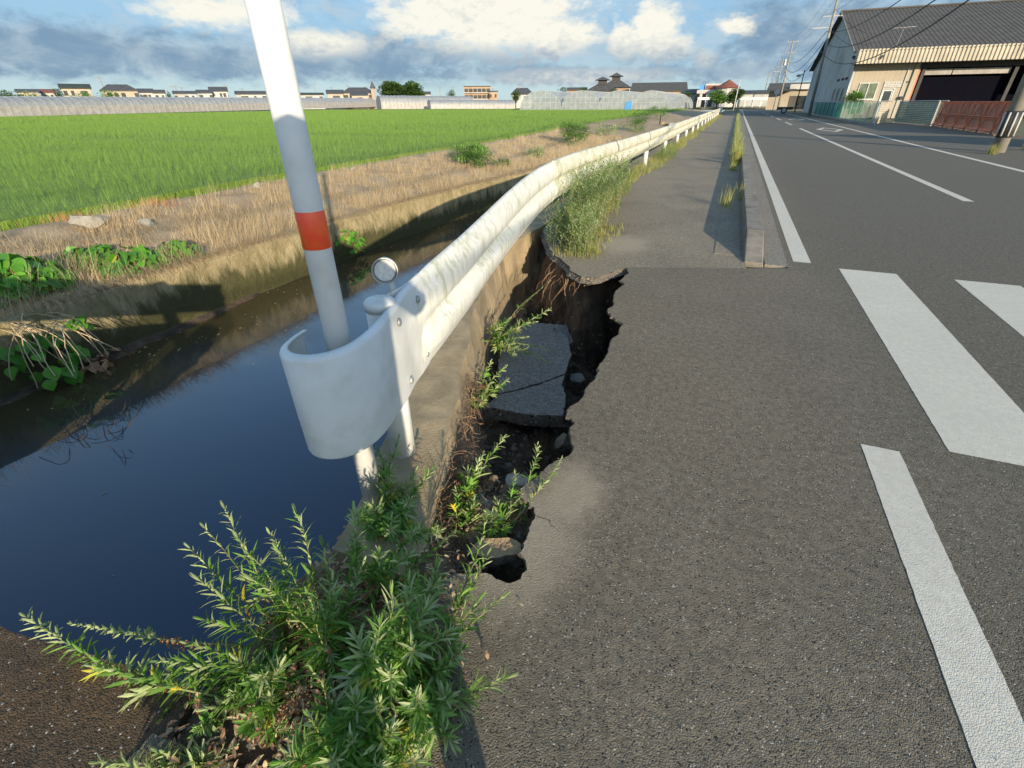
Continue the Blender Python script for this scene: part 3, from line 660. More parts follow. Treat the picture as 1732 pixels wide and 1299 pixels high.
for _ in range(260):
    y = r_.uniform(.4, 12); x = interp(XW, y) + abs(r_.gauss(0, .5)) + .05 if r_.random() < .7 else r_.uniform(-5.5, -1.4)
    a = r_.uniform(0, 6.3); q = r_.uniform(.004, .022); u = Vector((math.cos(a), math.sin(a), 0)) * q; v_ = Vector((-math.sin(a), math.cos(a), 0)) * q * r_.uniform(.2, .6); c = Vector((x, y, WATER_Z + .004))
    fl.add([c - u, c + v_, c + u, c - v_], [(0, 1, 2, 3)])
tag(fl.build('floating_scraps', M['straw']), kind='stuff')

# ------------------------------------------------------------------ guardrail
def path_interp(tab, y):
    return [float(np.interp(y, [t[0] for t in tab], [t[k] for t in tab])) for k in (1, 2, 3)]
PROF = [(0, .0), (.03, .012), (.09, .016), (.16, .040), (.20, .052), (.33, .055), (.38, .046), (.46, .012), (.49, .008), (.52, .012), (.60, .046), (.65, .055), (.80, .050), (.88, .024), (.96, .010), (1.0, -.010)]
def beam(y0, y1, name, parent, mt):
    n = max(6, int((y1 - y0) / .12)) if y1 < 25 else 10; rows = []
    for k in range(n + 1):
        y = y0 + (y1 - y0) * k / n; x, zt, zb = path_interp(RAILP, y); x2 = path_interp(RAILP, y + .1)[0]; x1_ = path_interp(RAILP, y - .1)[0]
        t = Vector((x2 - x1_, .2)).normalized(); nr = Vector((t.y, -t.x)); f0 = min(1, max(0, (y - 1.56) / .28)); f0 = f0 * f0 * (3 - 2 * f0)
        row = []
        for fz, d in PROF:
            d = d * f0 + .012 * (1 - f0) * (1 if .04 < fz < .96 else 0)
            row.append((x + nr.x * d, y + nr.y * d, zb + (zt - zb) * fz))
        rows.append(row)
    m = len(PROF); V = [v for r in rows for v in r]
    fs = [(k * m + j, (k + 1) * m + j, (k + 1) * m + j + 1, k * m + j + 1) for k in range(n) for j in range(m - 1)]
    o = MB().add(V, fs).build(name, mt, parent, smooth=True)
    s = o.modifiers.new('thickness', 'SOLIDIFY'); s.thickness = .005; s.offset = -1
    return o
gr = thing('guardrail', (-1.15, 1.4, 0), 'long white guardrail with algae streaks curving away over the collapsed pavement, flat rounded end sleeve', 'guardrail', 'white guardrails')
ends = [1.56, 5.6, 9.6, 13.6, 17.6, 21.6, 25.6, 29.6, 33.6, 41.6, 49.6, 57.6, 65.6, 73.6, 84]
for a, b in zip(ends[:-1], ends[1:]): beam(a - .12, b, 'beam', gr, M['railnew'] if a < 3 else M['rail'])
TERM = [(-1.235, 1.075), (-1.228, 1.02), (-1.205, .955), (-1.165, .918), (-1.115, .905), (-1.06, .922), (-1.015, .97), (-.995, 1.05), (-1.005, 1.15), (-1.035, 1.26), (-1.072, 1.38), (-1.118, 1.50), (-1.150, 1.62), (-1.178, 1.73)]
tp = tubeline([(x, y, 0) for x, y in TERM], 4)
V = []; zs = [(0, -.004), (.012, .002), (.03, .004), (.5, .006), (.955, .006), (.975, .002), (.99, -.006), (1.0, -.022)]
for i, p in enumerate(tp):
    t = (tp[min(i + 1, len(tp) - 1)] - tp[max(i - 1, 0)]).normalized(); nr = Vector((t.y, -t.x, 0)); zb = .385 - .04 * max(0, min(1, (p.y - 1.2) / .4)); zt = .79 + .018 * max(0, (p.y - 1.3))
    for f, d in zs: V.append(p + nr * (d + .006) + Vector((0, 0, zb + (zt - zb) * f)))
m = len(zs); fs = [(k * m + j, (k + 1) * m + j, (k + 1) * m + j + 1, k * m + j + 1) for k in range(len(tp) - 1) for j in range(m - 1)]
te = MB().add(V, fs).build('end_sleeve', M['white'], gr, smooth=True); te['label'] = 'smooth flat white end sleeve curled into a U'
s_ = te.modifiers.new('thickness', 'SOLIDIFY'); s_.thickness = .006; s_.offset = -1
def railpt(px, py, off=.018):
    d = ray(px, py); best = None
    for k in range(400):
        t = .8 + k * .004; p = Vector((0, 0, HC)) + d * t
        x = float(np.interp(p.y, [1.26, 1.38, 1.5, 1.62, 1.73, 2.3], [-1.035, -1.072, -1.118, -1.15, -1.178, -1.27]))
        if p.y > 1.2 and p.x <= x + off: return p
    return p
for px, py in ((675, 545), (707, 506), (723, 598), (696, 643)):
    p = railpt(px, py); q = Vector((.93, .36, 0)).normalized()
    mx = Matrix.Translation(p) @ q.to_track_quat('Z', 'Y').to_matrix().to_4x4()
    b = MB(); b.lathe([(.0165, -.004), (.0165, .002), (.0145, .006), (.008, .0085), (.001, .009)], 14, (0, 0, 0), mx)
    b.build('bolt', M['galv'], gr, smooth=True)
def post(x, y, r=.057, zt=.80, zb=-.05, n=20):
    c = MB().tube([(x, y, zb), (x, y, zt - .012)], r, n, True); o = c.build('post', M['white'], gr, smooth=True)
    MB().lathe([(r + .004, zt - .035), (r + .004, zt - .006), (r - .004, zt + .004), (.001, zt + .008)], n, (x, y, 0)).build('post_cap', M['white'], o, smooth=True)
    return o
post(-1.138, 1.375)
for y in (9.5, 13.9, 18, 22, 26, 30, 34, 38, 42, 46, 50, 54, 58, 62, 66, 70, 74, 78, 82):
    o = MB().tube([(-1.985, y, -.05), (-1.985, y, .78)], .06, 12).build('post', M['white'], gr, smooth=True)
    MB().box(-1.93, y - .035, .50, -1.90, y + .035, .70).build('bracket', M['galv'], gr)
# marker pole with red tape
def pole_z(py, px):
    d = ray(px, py); k = math.hypot(-1.113, 1.10) / math.hypot(d.x, d.y); return HC + d.z * k
mp = thing('marker_pole', (-1.113, 1.10, 0), 'tall white steel pole with one red reflective band rising through the guardrail end', 'marker pole')
ZR1, ZR0 = pole_z(355, 526), pole_z(418, 537)
MB().tube([(-1.113, 1.10, -.02), (-1.113, 1.10, 2.6)], .0415, 28).build('pole', M['white'], mp, smooth=True)
b = MB(); b.lathe([(.0418, ZR0), (.0424, ZR0 + .001), (.0424, ZR1 - .001), (.0418, ZR1)], 28, (-1.113, 1.10, 0)); b.build('red_band', M['red'], mp, smooth=True)
MB().tube([(-1.113, 1.10, 2.6), (-1.113, 1.10, 2.64)], [.044, .02], 28).build('pole_cap', M['white'], mp, smooth=True)
# round reflector on the guardrail
def atx_depth(px, py, rr): return atR(px, py, rr)
rc = atR(651, 458, 1.98)
face = (Vector((0, 0, HC)) - rc); face.z = 0; face = (face.normalized() + Vector((0, -.12, .16))).normalized(); q = face.to_track_quat('Z', 'Y').to_matrix().to_4x4(); mx = Matrix.Translation(rc) @ q
dl = thing('delineator', rc - Vector((0, 0, .12)), 'round white reflector disc on a short bent bracket behind the guardrail top', 'reflector')
MB().lathe([(.045, -.05), (.051, -.044), (.054, .0), (.054, .012), (.050, .012), (.0475, -.002), (.044, -.006)], 32, (0, 0, 0), mx).build('housing', M['galv'], dl)
MB().lathe([(.0435, -.004), (.0430, -.0015), (.030, -.001), (.001, -.0008)], 32, (0, 0, 0), mx).build('lens', M['lens'], dl)
MB().tube([rc + Vector((0, .02, -.045)), rc + Vector((.006, .03, -.09)), rc + Vector((.02, .02, -.15)), rc + Vector((.05, .0, -.20))], [.012, .013, .016, .018], 10).build('bracket', M['white'], dl, smooth=True)
# the next guardrail, on the culvert deck just left of the view: its shadow lies on the far canal wall
g2 = thing('guardrail', (-2.1, -.1, .25), 'white guardrail on the curb of the culvert deck left of the camera', 'guardrail', 'white guardrails')
V = []; ps = [(-8, -.12), (-6, -.12), (-4, -.12), (-2.2, -.12), (-2.02, -.14), (-1.95, -.22), (-1.98, -.33)]
pp = tubeline([(x, y, 0) for x, y in ps], 4)
for p in pp:
    for f, d in ((.40, 0), (.46, .04), (.52, .05), (.585, 0), (.65, .05), (.71, .04), (.76, 0)): V.append((p.x, p.y - d * .6, f))
m = 7; MB().add(V, [(k * m + j, (k + 1) * m + j, (k + 1) * m + j + 1, k * m + j + 1) for k in range(len(pp) - 1) for j in range(m - 1)]).build('beam', M['rail'], g2, smooth=True)
for x in (-2.75, -4.75, -6.75): MB().tube([(x, -.06, .25), (x, -.06, .76)], .057, 14).build('post', M['white'], g2, smooth=True)

# ------------------------------------------------------------------ the photographer (stands behind the camera, casts the long shadow)
def skin(name, joints, bones, material, parent=None, sub=1):
    me = bpy.data.meshes.new(name); me.from_pydata([j[0] for j in joints], bones, []); me.materials.append(material)
    o = bpy.data.objects.new(name, me); col.objects.link(o)
    s = o.modifiers.new('skin', 'SKIN'); 
    for i, j in enumerate(joints): me.skin_vertices[0].data[i].radius = (j[1], j[2] if len(j) > 2 else j[1]); 
    me.skin_vertices[0].data[0].use_root = True
    o.modifiers.new('sub', 'SUBSURF').levels = sub; o.modifiers['sub'].render_levels = sub
    if parent is not None: o.parent = parent
    return o
M['cloth'] = mat('grey shirt cloth', (.12, .13, .15), rough=.9); M['skin'] = mat('skin', (.45, .28, .20), rough=.6); M['jeans'] = mat('dark trousers', (.03, .035, .05), rough=.9)
hx = Vector((.68, -.733)); side = Vector((.733, .68))
def bp(s, f, z): v = side * s - hx * f + Vector((.16, -.27)); return (v.x, v.y, z)
body = skin('person', [(bp(0, 0, .95), .13, .16), (bp(0, 0, 1.2), .12, .16), (bp(0, .0, 1.40), .11, .17), (bp(0, 0.01, 1.54), .06), (bp(0, .01, 1.70), .105, .105), (bp(0, .01, 1.88), .10, .10),
    (bp(.19, 0, 1.40), .06), (bp(.36, .02, 1.20), .06), (bp(.18, .14, 1.36), .045), (bp(-.19, 0, 1.40), .06), (bp(-.36, .02, 1.20), .06), (bp(-.18, .14, 1.36), .045),
    (bp(.10, 0, .88), .10), (bp(.12, .01, .50), .07), (bp(.12, 0, .08), .05), (bp(.12, .10, .03), .04), (bp(-.10, 0, .88), .10), (bp(-.12, .01, .50), .07), (bp(-.12, 0, .08), .05), (bp(-.12, .10, .03), .04)],
    [(0, 1), (1, 2), (2, 3), (3, 4), (4, 5), (2, 6), (6, 7), (7, 8), (2, 9), (9, 10), (10, 11), (0, 12), (12, 13), (13, 14), (14, 15), (0, 16), (16, 17), (17, 18), (18, 19)], M['cloth'])
tag(body, 'person in dark clothes standing on the crossing with both arms raised to take the picture', 'person')

# ------------------------------------------------------------------ leaves and weeds
def leaf(mb, o, d, up, L, W, curl=.5, mi=0, seg=4, fold=.25):
    """lance-shaped folded leaf from o along d"""
    d = Vector(d).normalized(); up = Vector(up); s = d.cross(up)
    s = s.normalized() if s.length > 1e-4 else Vector((1, 0, 0)); n = s.cross(d).normalized(); p = Vector(o); V = []
    for i in range(seg + 1):
        f = i / seg; wd = W * (math.sin(math.pi * min(1, f * .93 + .05)) ** .8) * .5
        c = p + n * (wd * -fold); V += [p + s * wd, c, p - s * wd]
        a = -curl * (i + .5) / seg * 1.2; step = L / seg; p = p + (d * math.cos(a) + n * math.sin(a)) * step
    mb.add(V, [(i * 3, i * 3 + 3, i * 3 + 4, i * 3 + 1) for i in range(seg)] + [(i * 3 + 1, i * 3 + 4, i * 3 + 5, i * 3 + 2) for i in range(seg)], mi)
rw = random.Random(11)
def weed_stem(parent, base, tip, bow=.12, nl=46, L=.075, W=.011, lobed=.4, pale=.25, dead=.18, mats=None, r=.0035, spread=1.1, bowdir=None, tipcurl=0):
    """one stem with spiral leaves: wide lobed leaves low down, narrow ones above, pale at the tip; parts stem > leaves"""
    b, t = Vector(base), Vector(tip); ax = t - b; mid = b.lerp(t, .5) + (Vector(bowdir) if bowdir else Vector((rw.uniform(-1, 1), rw.uniform(-1, 1), .4))).normalized() * bow * ax.length
    P = []
    for i in range(17):
        f = i / 16; P.append(b * (1 - f) ** 2 + mid * 2 * f * (1 - f) + t * f * f + Vector((math.sin(f * 9) * .004, math.cos(f * 7) * .004, 0)))
    if tipcurl: P[-1] += Vector((0, 0, -tipcurl)); P[-2] += Vector((0, 0, -tipcurl * .3))
    va = rw.uniform(.75, 1.3); nl = int(nl * 1.25 * rw.uniform(.75, 1.15)); L = L * 1.28 * va; W = W * .88 * rw.uniform(.85, 1.25); pale = pale * 1.3; droop = rw.uniform(-.15, .35)
    st = MB().tube(P, [r * (1.1 - .8 * i / 16) for i in range(17)], 5).build('stem', M['stem'], parent, smooth=True)
    mb = MB(); ga = rw.uniform(0, 6)
    nl = int(nl * rw.uniform(.85, 1.15))
    for k in range(nl):
        f = .06 + .94 * (k / nl) ** .85; i = min(15, int(f * 16)); o = P[i].lerp(P[i + 1], min(1, f * 16 - i)); td = (P[i + 1] - P[i]).normalized()
        ga += 2.39996; a = td.orthogonal().normalized(); bb = td.cross(a); rad = a * math.cos(ga) + bb * math.sin(ga)
        up_ = rw.uniform(.1, .6) + 1.1 * f; d = (rad * spread * rw.uniform(.7, 1.2) + td * up_ + Vector((rw.gauss(0, .15), rw.gauss(0, .15), .1 - (.35 + droop) * (1 - f)))).normalized()
        size = (1.08 - .62 * f ** 2.2) * rw.uniform(.5, 1.25)
        m = 0
        if f > .78 and rw.random() < pale * 2.2: m = 1
        elif rw.random() < pale * .3: m = 1
        if f < .45 and rw.random() < dead * 1.6: m = 2; d = (d + Vector((0, 0, -.9))).normalized()
        elif f < .5 and rw.random() < .06: m = 3
        if f < .55 and rw.random() < lobed and m != 2:
            LL = L * size * 1.15; sd = td.cross(d).normalized(); tt = o + d * LL * .35
            leaf(mb, o, d, td, LL, W * size * 1.2, rw.uniform(.2, .7), m, 3)
            for q, (al, fr) in enumerate(((.75, .35), (-.75, .35), (.55, .6), (-.55, .6))):
                leaf(mb, o + d * LL * fr * .75, (d * math.cos(al) + sd * math.sin(al)), td, LL * .55, W * size * .95, .3, m, 2)
        else:
            leaf(mb, o, d, td, L * size, W * size, rw.uniform(.1, .9) if m != 2 else 1.8, m, 4)
            if f > .3 and rw.random() < .45:      # axillary tuft
                for _ in range(2): leaf(mb, o, (d + Vector((rw.uniform(-.6, .6), rw.uniform(-.6, .6), .5))).normalized(), td, L * .42 * size, W * .6, .3, m, 2)
    for k in range(5):                            # rosette at the tip
        an = k * 2.4; td = (P[16] - P[14]).normalized(); a = td.orthogonal().normalized(); bb = td.cross(a)
        leaf(mb, P[16], td * 1.9 + (a * math.cos(an) + bb * math.sin(an)) * .5, td, L * .5, W * .65, -.3, 1 if rw.random() < pale * 2 else 0, 3)
    lv = mb.build('leaves', mats or [M['weed'], M['weedpale'], M['weeddry'], M['weedyellow']], st); lv['kind'] = 'stuff'
    return st
def gz(px, py, z): return at(px, py, z)
def weed(label, base, stems, **kw):
    t = thing('weed', base, label, 'weed', 'weeds growing round the collapsed pavement')
    for s in stems:
        b0 = Vector(base) + Vector((rw.uniform(-.03, .03), rw.uniform(-.03, .03), 0)); k2 = dict(kw); k2.update(s[1] if len(s) > 1 and isinstance(s[1], dict) else {})
        weed_stem(t, s[0][0] if isinstance(s[0], list) else b0, s[0][1] if isinstance(s[0], list) else s[0], **k2)
    return t
# the big clump at the bottom of the picture: six plants
B1 = at(560, 1150); B2 = at(640, 1180); B3 = at(700, 1210); B4 = at(500, 1190); B5 = at(620, 1010); B6 = at(655, 900)
weed('leafy weed in the middle of the near clump, tallest shoots before the dark water', B1, [
    (gz(500, 872, .34),), (gz(597, 872, .32),), (gz(545, 930, .30),), (gz(470, 935, .30),), (gz(560, 985, .34),), (gz(430, 985, .28),), (gz(520, 1010, .30),), (gz(610, 960, .28),)], nl=54, L=.062)
weed('weed with sunlit pale shoot tips leaning left over the canal', at(520, 1090), [
    (gz(378, 862, .30), dict(pale=.9)), (gz(345, 895, .26), dict(pale=1.0)), (gz(320, 930, .24), dict(pale=.5)), (gz(338, 985, .22), dict(pale=.9)), (gz(400, 910, .28), dict(pale=.6)), (gz(420, 940, .30),), (gz(455, 905, .30), dict(pale=.4)), (gz(345, 1050, .18),)], nl=52, L=.055)
weed('bushy weed at the asphalt edge with a dark green crown over brown dead leaves', B2, [
    (gz(735, 965, .36),), (gz(690, 985, .38),), (gz(660, 1010, .36),), (gz(720, 1030, .34),), (gz(640, 1060, .36),), (gz(700, 1100, .28),), (gz(600, 1080, .34),), (gz(760, 1070, .26),), (gz(660, 1150, .28),)], nl=56, L=.062)
weed('weed sending long shoots out over the asphalt to the right', B3, [
    (gz(848, 1012, .20),), (gz(852, 1150, .12),), (gz(820, 880, .22), dict(nl=60)), (gz(805, 1020, .22),), (gz(780, 1100, .22),), (gz(700, 1180, .26),), (gz(755, 1180, .18),), (gz(765, 1260, .12),), (gz(820, 945, .16),)], nl=50, L=.055)
weed('lobed leaved weed with yellowing foot leaves at the bottom edge', at(590, 1290), [
    (gz(520, 1215, .20),), (gz(600, 1190, .24),), (gz(660, 1240, .18),), (gz(560, 1290, .16),), (gz(640, 1300, .14),), (gz(480, 1290, .12),), (gz(700, 1290, .12),), (gz(530, 1140, .2),), (gz(590, 1250, .2),), (gz(640, 1190, .22),), (gz(720, 1240, .15),)], nl=44, L=.05, lobed=.9)
weed('spreading weed creeping left over the culvert deck edge', at(470, 1150), [
    (gz(400, 1120, .14),), (gz(318, 1090, .12),), (gz(390, 1180, .08),), (gz(300, 1160, .07),), (gz(230, 1150, .06),), (gz(440, 1150, .15),), (gz(270, 1120, .08),), (gz(350, 1200, .08),)], nl=44, L=.05, lobed=.8)
weed('long weed shoot lying across the deck with its pale tip turned up at the left', at(400, 1190), [
    (gz(42, 1045, .06), dict(pale=.8, nl=90, r=.004, bow=.06, bowdir=(0, -1, -.05))), (gz(330, 1240, .06),), (gz(150, 1128, .05), dict(nl=70))], nl=40, L=.045)
weed('dried drooping shoot hanging out over the water left of the clump', at(420, 1080), [(gz(118, 1056, -.02), dict(nl=110, pale=.2, dead=.9, bow=.03, L=.032, spread=.7))], mats=[M['weedpale'], M['weedpale'], M['weeddry'], M['weeddry']])
weed('upright weed growing round the foot of the pole and guardrail post', B6, [
    (gz(672, 745, .20),), (gz(640, 765, .16),), (gz(700, 800, .16),), (gz(660, 800, .18),), (gz(725, 800, .14),), (gz(630, 860, .2),), (gz(690, 850, .2),), (gz(740, 900, .2),), (gz(600, 870, .22),), (gz(660, 900, .2),)], nl=58, L=.05)
weed('leafy weed between post foot and soil with reddish dead leaves', B5, [
    (gz(640, 935, .24),), (gz(690, 940, .22),), (gz(740, 990, .2),), (gz(600, 905, .28),), (gz(760, 905, .1),), (gz(700, 900, .2),)], nl=50, L=.05, dead=.5)
weed('pale curled weed at the bottom left edge of the view', at(300, 1330), [(gz(165, 1292, .05),), (gz(270, 1275, .05),), (gz(340, 1278, .04),), (gz(385, 1270, .03),), (gz(200, 1300, .05),)], nl=40, L=.045, pale=1.0, mats=[M['weedpale'], M['weedpale'], M['weeddry'], M['weed']])
weed('brown leafed weed above the dark gap in the near clump', at(440, 1230), [(gz(470, 1130, .16),), (gz(455, 1180, .12),), (gz(430, 1215, .08),), (gz(490, 1240, .08),)], nl=44, L=.045, dead=.7, pale=.6)
# weeds inside the collapse
weed('weed with arching shoots that lean right over the near cavity', at(770, 880, -.12), [
    (gz(852, 735, .04), dict(tipcurl=.02)), (gz(815, 770, .02),), (gz(790, 800, .0),)], nl=50, L=.055, W=.010, pale=.7)
weed('sunlit yellow green weed in the soil with lobed leaves at its foot', at(790, 910, -.10), [(gz(810, 780, .03),), (gz(770, 830, .02),), (gz(800, 850, .0),)], nl=46, L=.045, lobed=.9, pale=.5)
weed('double shoot weed nodding over the asphalt lip', at(850, 900, -.08), [
    (gz(908, 752, .06), dict(pale=1, tipcurl=.01)), (gz(948, 776, .05), dict(pale=1)), (gz(870, 800, .04), dict(pale=.8)), (gz(840, 850, .0), dict(pale=.6)), (gz(880, 840, .02), dict(pale=1)), (gz(825, 870, .02), dict(pale=1))], nl=52, L=.04, W=.009)
tw = lambda: at(rw.uniform(820, 850), rw.uniform(560, 600), -.32)
weed('trailing weed hanging from the wall over the cracked plate', at(828, 575, -.22), [
    (gz(930, 522, -.15), dict(bow=.2)), (gz(905, 545, -.18),), (gz(925, 592, -.28), dict(bow=.15)), (gz(890, 570, -.22),), (gz(925, 612, -.30),), (gz(870, 600, -.25),), (gz(860, 540, -.12),), (gz(900, 600, -.26),)], nl=44, L=.055, W=.013, pale=.7, r=.003)
weed('small pale weed rooted in the joint between wall and cracked plate', at(800, 680, -.22), [(gz(855, 620, -.16),), (gz(858, 642, -.2),), (gz(815, 680, -.12),), (gz(830, 610, -.12),), (gz(825, 655, -.14),)], nl=40, L=.045, W=.012, pale=.7)
weed('thin reddish seed stalk arching across the back of the collapse', at(845, 560, -.3), [(gz(925, 478, .0), dict(nl=14, L=.03, bow=.1, r=.0022, dead=.9)), (gz(915, 488, -.03), dict(nl=10, L=.03, dead=.9))], pale=.1)
# brown litter under the near clump and roots on the soil edge
mb = MB()
for _ in range(4200):
    px, py = rw.gauss(580, 140), rw.gauss(1130, 140)
    if py > 1330 or py < 860 or (px < 450 and py < 1150): continue
    p = at(px, py); x, y = p.x, p.y
    if x < -1.10 or y > 1.0 or (x > -.52 and rw.random() < .95): continue
    leaf(mb, (x, y, rw.uniform(.0, .05)), (rw.uniform(-1, 1), rw.uniform(-1, 1), rw.uniform(-.2, .5)), (0, 0, 1), rw.uniform(.015, .04), rw.uniform(.005, .014), rw.uniform(0, 2), rw.choice((0, 0, 1)), 3)
for _ in range(700):
    p = at(rw.gauss(800, 60), rw.gauss(900, 50)); z = pit_z(p.x, p.y)
    leaf(mb, (p.x, p.y, max(z, -.3) + .01), (rw.uniform(-1, 1), rw.uniform(-1, 1), rw.uniform(0, .4)), (0, 0, 1), rw.uniform(.008, .025), rw.uniform(.004, .01), rw.uniform(0, 2), 0, 2)
tag(mb.build('leaf_litter', [M['weeddry'], M['straw']]), kind='stuff')
mb = MB()
for _ in range(420):
    y = rw.uniform(.95, 2.3); xi = interp(INNER, y); p = Vector((xi + rw.uniform(.0, .12), y, rw.uniform(-.2, .01))); pts = [p.copy()]
    d = Vector((rw.uniform(-.3, 1), rw.uniform(-1, 1), rw.uniform(-.8, .4)))
    for _k in range(4): d = (d + Vector((rw.gauss(0, .5), rw.gauss(0, .5), rw.gauss(-.2, .4)))).normalized(); p = p + d * rw.uniform(.01, .035); pts.append(p.copy())
    mb.tube(pts, rw.uniform(.0008, .0022), 3, False)
for _ in range(26):
    p0 = at(rw.uniform(930, 985), rw.uniform(430, 470)); p = Vector((p0.x, p0.y, -.06)); pts = [p.copy()]; d = Vector((rw.uniform(-1, .2), -.6, -.6))
    for _k in range(7): d = (d + Vector((rw.gauss(0, .4), rw.gauss(0, .4), -.25))).normalized(); p = p + d * rw.uniform(.03, .07); pts.append(p.copy())
    mb.tube(pts, [.003, .0028, .0024, .002, .0018, .0015, .0012, .001], 3, False)
tag(mb.build('roots', M['root']), kind='stuff')

# tall pale weeds beyond the collapse (mugwort and grass), three stands
def stand(label, boxes, n, hmin, hmax, seed, green=0):
    t = thing('tall_weed', (*boxes[0][:2], 0), label, 'weed', 'tall weeds along the guardrail')
    rr = random.Random(seed); mb = MB(); stm = MB()
    for _ in range(n):
        x0, y0, x1, y1 = rr.choice(boxes); x, y = rr.uniform(x0, x1), rr.uniform(y0, y1); h = rr.uniform(hmin, hmax); lean = Vector((rr.gauss(.04, .14), rr.gauss(-.03, .14), 0)); P = []
        for i in range(9): f = i / 8; P.append(Vector((x, y, 0)) + Vector((lean.x * f * f * h * 1.8, lean.y * f * f * h * 1.8, f * h)))
        stm.tube(P, [.0032 * (1.1 - .8 * i / 8) for i in range(9)], 4, False)
        ga = rr.uniform(0, 6); nl = int(40 * h / .6)
        for k in range(nl):
            f = .08 + .92 * k / nl; i = min(7, int(f * 8)); o = P[i].lerp(P[i + 1], f * 8 - i); ga += 2.4
            d = Vector((math.cos(ga), math.sin(ga), .55 + .7 * f)).normalized(); LL = (.095 - .05 * f) * rr.uniform(.7, 1.2)
            leaf(mb, o, d, (0, 0, 1), LL, .014 * rr.uniform(.7, 1.2), rr.uniform(.2, .9), (1 if rr.random() < .72 else 0) if rr.random() > green else 0, 2)
    s = stm.build('stems', M['stem'], t); s['kind'] = 'stuff'
    l = mb.build('leaves', [M['weed'], M['weedpale']], t); l['kind'] = 'stuff'; return t
stand('tall pale green weed stand at the far lip of the collapse', [(-1.78, 5.1, -1.30, 6.3), (-1.85, 5.4, -1.45, 6.6), (-1.42, 4.95, -1.22, 5.35)], 170, .22, .52, 1)
stand('dense tall weed stand in front of the guardrail beyond the collapse', [(-1.85, 6.2, -1.35, 8.0), (-1.9, 6.6, -1.6, 8.6), (-1.75, 5.6, -1.45, 7.0)], 260, .38, .82, 2)
stand('dark leafed weed stand hugging the guardrail foot', [(-1.85, 8.0, -1.55, 9.6)], 90, .30, .62, 3, .5)
stand('small green weed clump on the sidewalk edge two posts along', [(-1.9, 15.0, -1.45, 17.4)], 60, .25, .45, 4, .6)
# grasses: verge along the rail, strip along the kerb
def grassmass(name, n, fpos, hmin, hmax, wd, lean, m, seg=2, blades_per=7, kind='stuff'):
    P = []
    for _ in range(n):
        p = fpos()
        if p is not None: P.append(p)
    P = np.repeat(np.array(P), blades_per, 0); k = len(P); P[:, :2] += rng.normal(0, .03, (k, 2))
    V, Q = blades(P, rng.uniform(hmin, hmax, k), rng.uniform(.6, 1.2, k) * wd, np.abs(rng.normal(lean, lean * .5, k)), rng.uniform(0, 6.28, k), seg)
    return tag(numesh(name, V, Q, m), kind=kind)
grassmass('verge_grass', 2600, lambda: (rng.uniform(-2.1, -1.62 + .1 * math.sin(y)), y, 0) if (y := 7 + 75 * rng.random() ** 1.7) else None, .06, .22, .006, .9, M['verge'])
grassmass('wall_foot_grass', 200, lambda: (rng.uniform(-1.6, -1.1), rng.uniform(4.9, 6.6), 0), .03, .12, .005, .9, M['verge'])
def ktuft(label, x, y, n, h, seed):
    r2 = np.random.default_rng(seed); P = np.stack([r2.normal(x, .05, n), r2.normal(y, .10, n), np.zeros(n)], 1)
    V, Q = blades(P, r2.uniform(.4, 1, n) * h, np.full(n, .009), np.abs(r2.normal(.45, .25, n)), r2.uniform(0, 6.28, n), 3)
    tag(numesh('grass_tuft', V, Q, M['verge']), label, 'grass', 'grass tufts at the kerb')
for q0, (nn, h0, h1, th) in enumerate(((1500, .10, .30, -.5), (700, .22, .50, .05), (420, .30, .66, .22))):
    grassmass('kerb_grass', nn, lambda: (rng.normal(.27 + .03 * math.sin(y * 1.7), .055), y, 0) if (y := 15.8 + 75 * rng.random() ** 1.6) and mnoise.noise(Vector((y * .9, q0, 0))) > th else None, h0, h1, .007, .6, M['verge'] if q0 != 1 else M['weedpale'], 3)
ktuft('thick grass tuft that starts the grass strip at the kerb', .25, 15.2, 220, .55, 1)
ktuft('small pale grass tuft alone in the kerb shadow', .13, 8.6, 46, .42, 2)
ktuft('thin grass tuft against the kerb face', .35, 9.4, 34, .36, 3)
ktuft('dead grass tuft beside the utility pole foot', 7.6, 20.6, 160, .35, 4)
ktuft('wispy grass tuft half way along the kerb shadow', .20, 13.6, 60, .36, 5)

# ------------------------------------------------------------------ bank: straw, broad-leaved plants, bushes
n = 15000; yy = -1 + 30 * rng.random(n) ** 1.25; tt = rng.random(n) ** 1.1
xx = np.array([interp(XW, y) - .12 + (interp(XF, y) + .15 - (interp(XW, y) - .12)) * t for y, t in zip(yy, tt)])
P = np.array([(x, y, bank_z(x, y) - .01) for x, y in zip(xx, yy)])
cl = np.array([mnoise.noise(Vector((a * 1.6, b * 1.6, 2))) for a, b in zip(xx, yy)]); P = P[cl > -.22]; tt = tt[cl > -.22]; cl = cl[cl > -.22]
P = np.repeat(P, 6, 0); k = len(P); P[:, :2] += rng.normal(0, .06, (k, 2)); tr = np.repeat(tt, 6); cr_ = np.repeat(cl, 6)
V, Q = blades(P, rng.uniform(.06, .24, k) * (1 + .5 * (tr < .25)) * (1 + cr_ * 1.3), rng.uniform(.0025, .005, k), rng.uniform(.5, 1.9, k), rng.normal(0, 1.5, k) + cr_ * 3, 3)
tag(numesh('straw', V, Q, M['straw']), kind='stuff')
n = 5200; yy = 2.2 + 27 * rng.random(n) ** 1.3; P = np.array([(interp(XW, y) - .10 - rng.random() * .12, y, -.215) for y in yy]); P = np.repeat(P, 3, 0); k = len(P); P[:, 1] += rng.normal(0, .03, k)
V, Q = blades(P, rng.uniform(.08, .42, k) ** 1.15, np.full(k, .0036), rng.uniform(1.5, 2.9, k), rng.normal(0, .5, k), 4)
tag(numesh('hanging_straw', V, Q, M['straw']), kind='stuff')
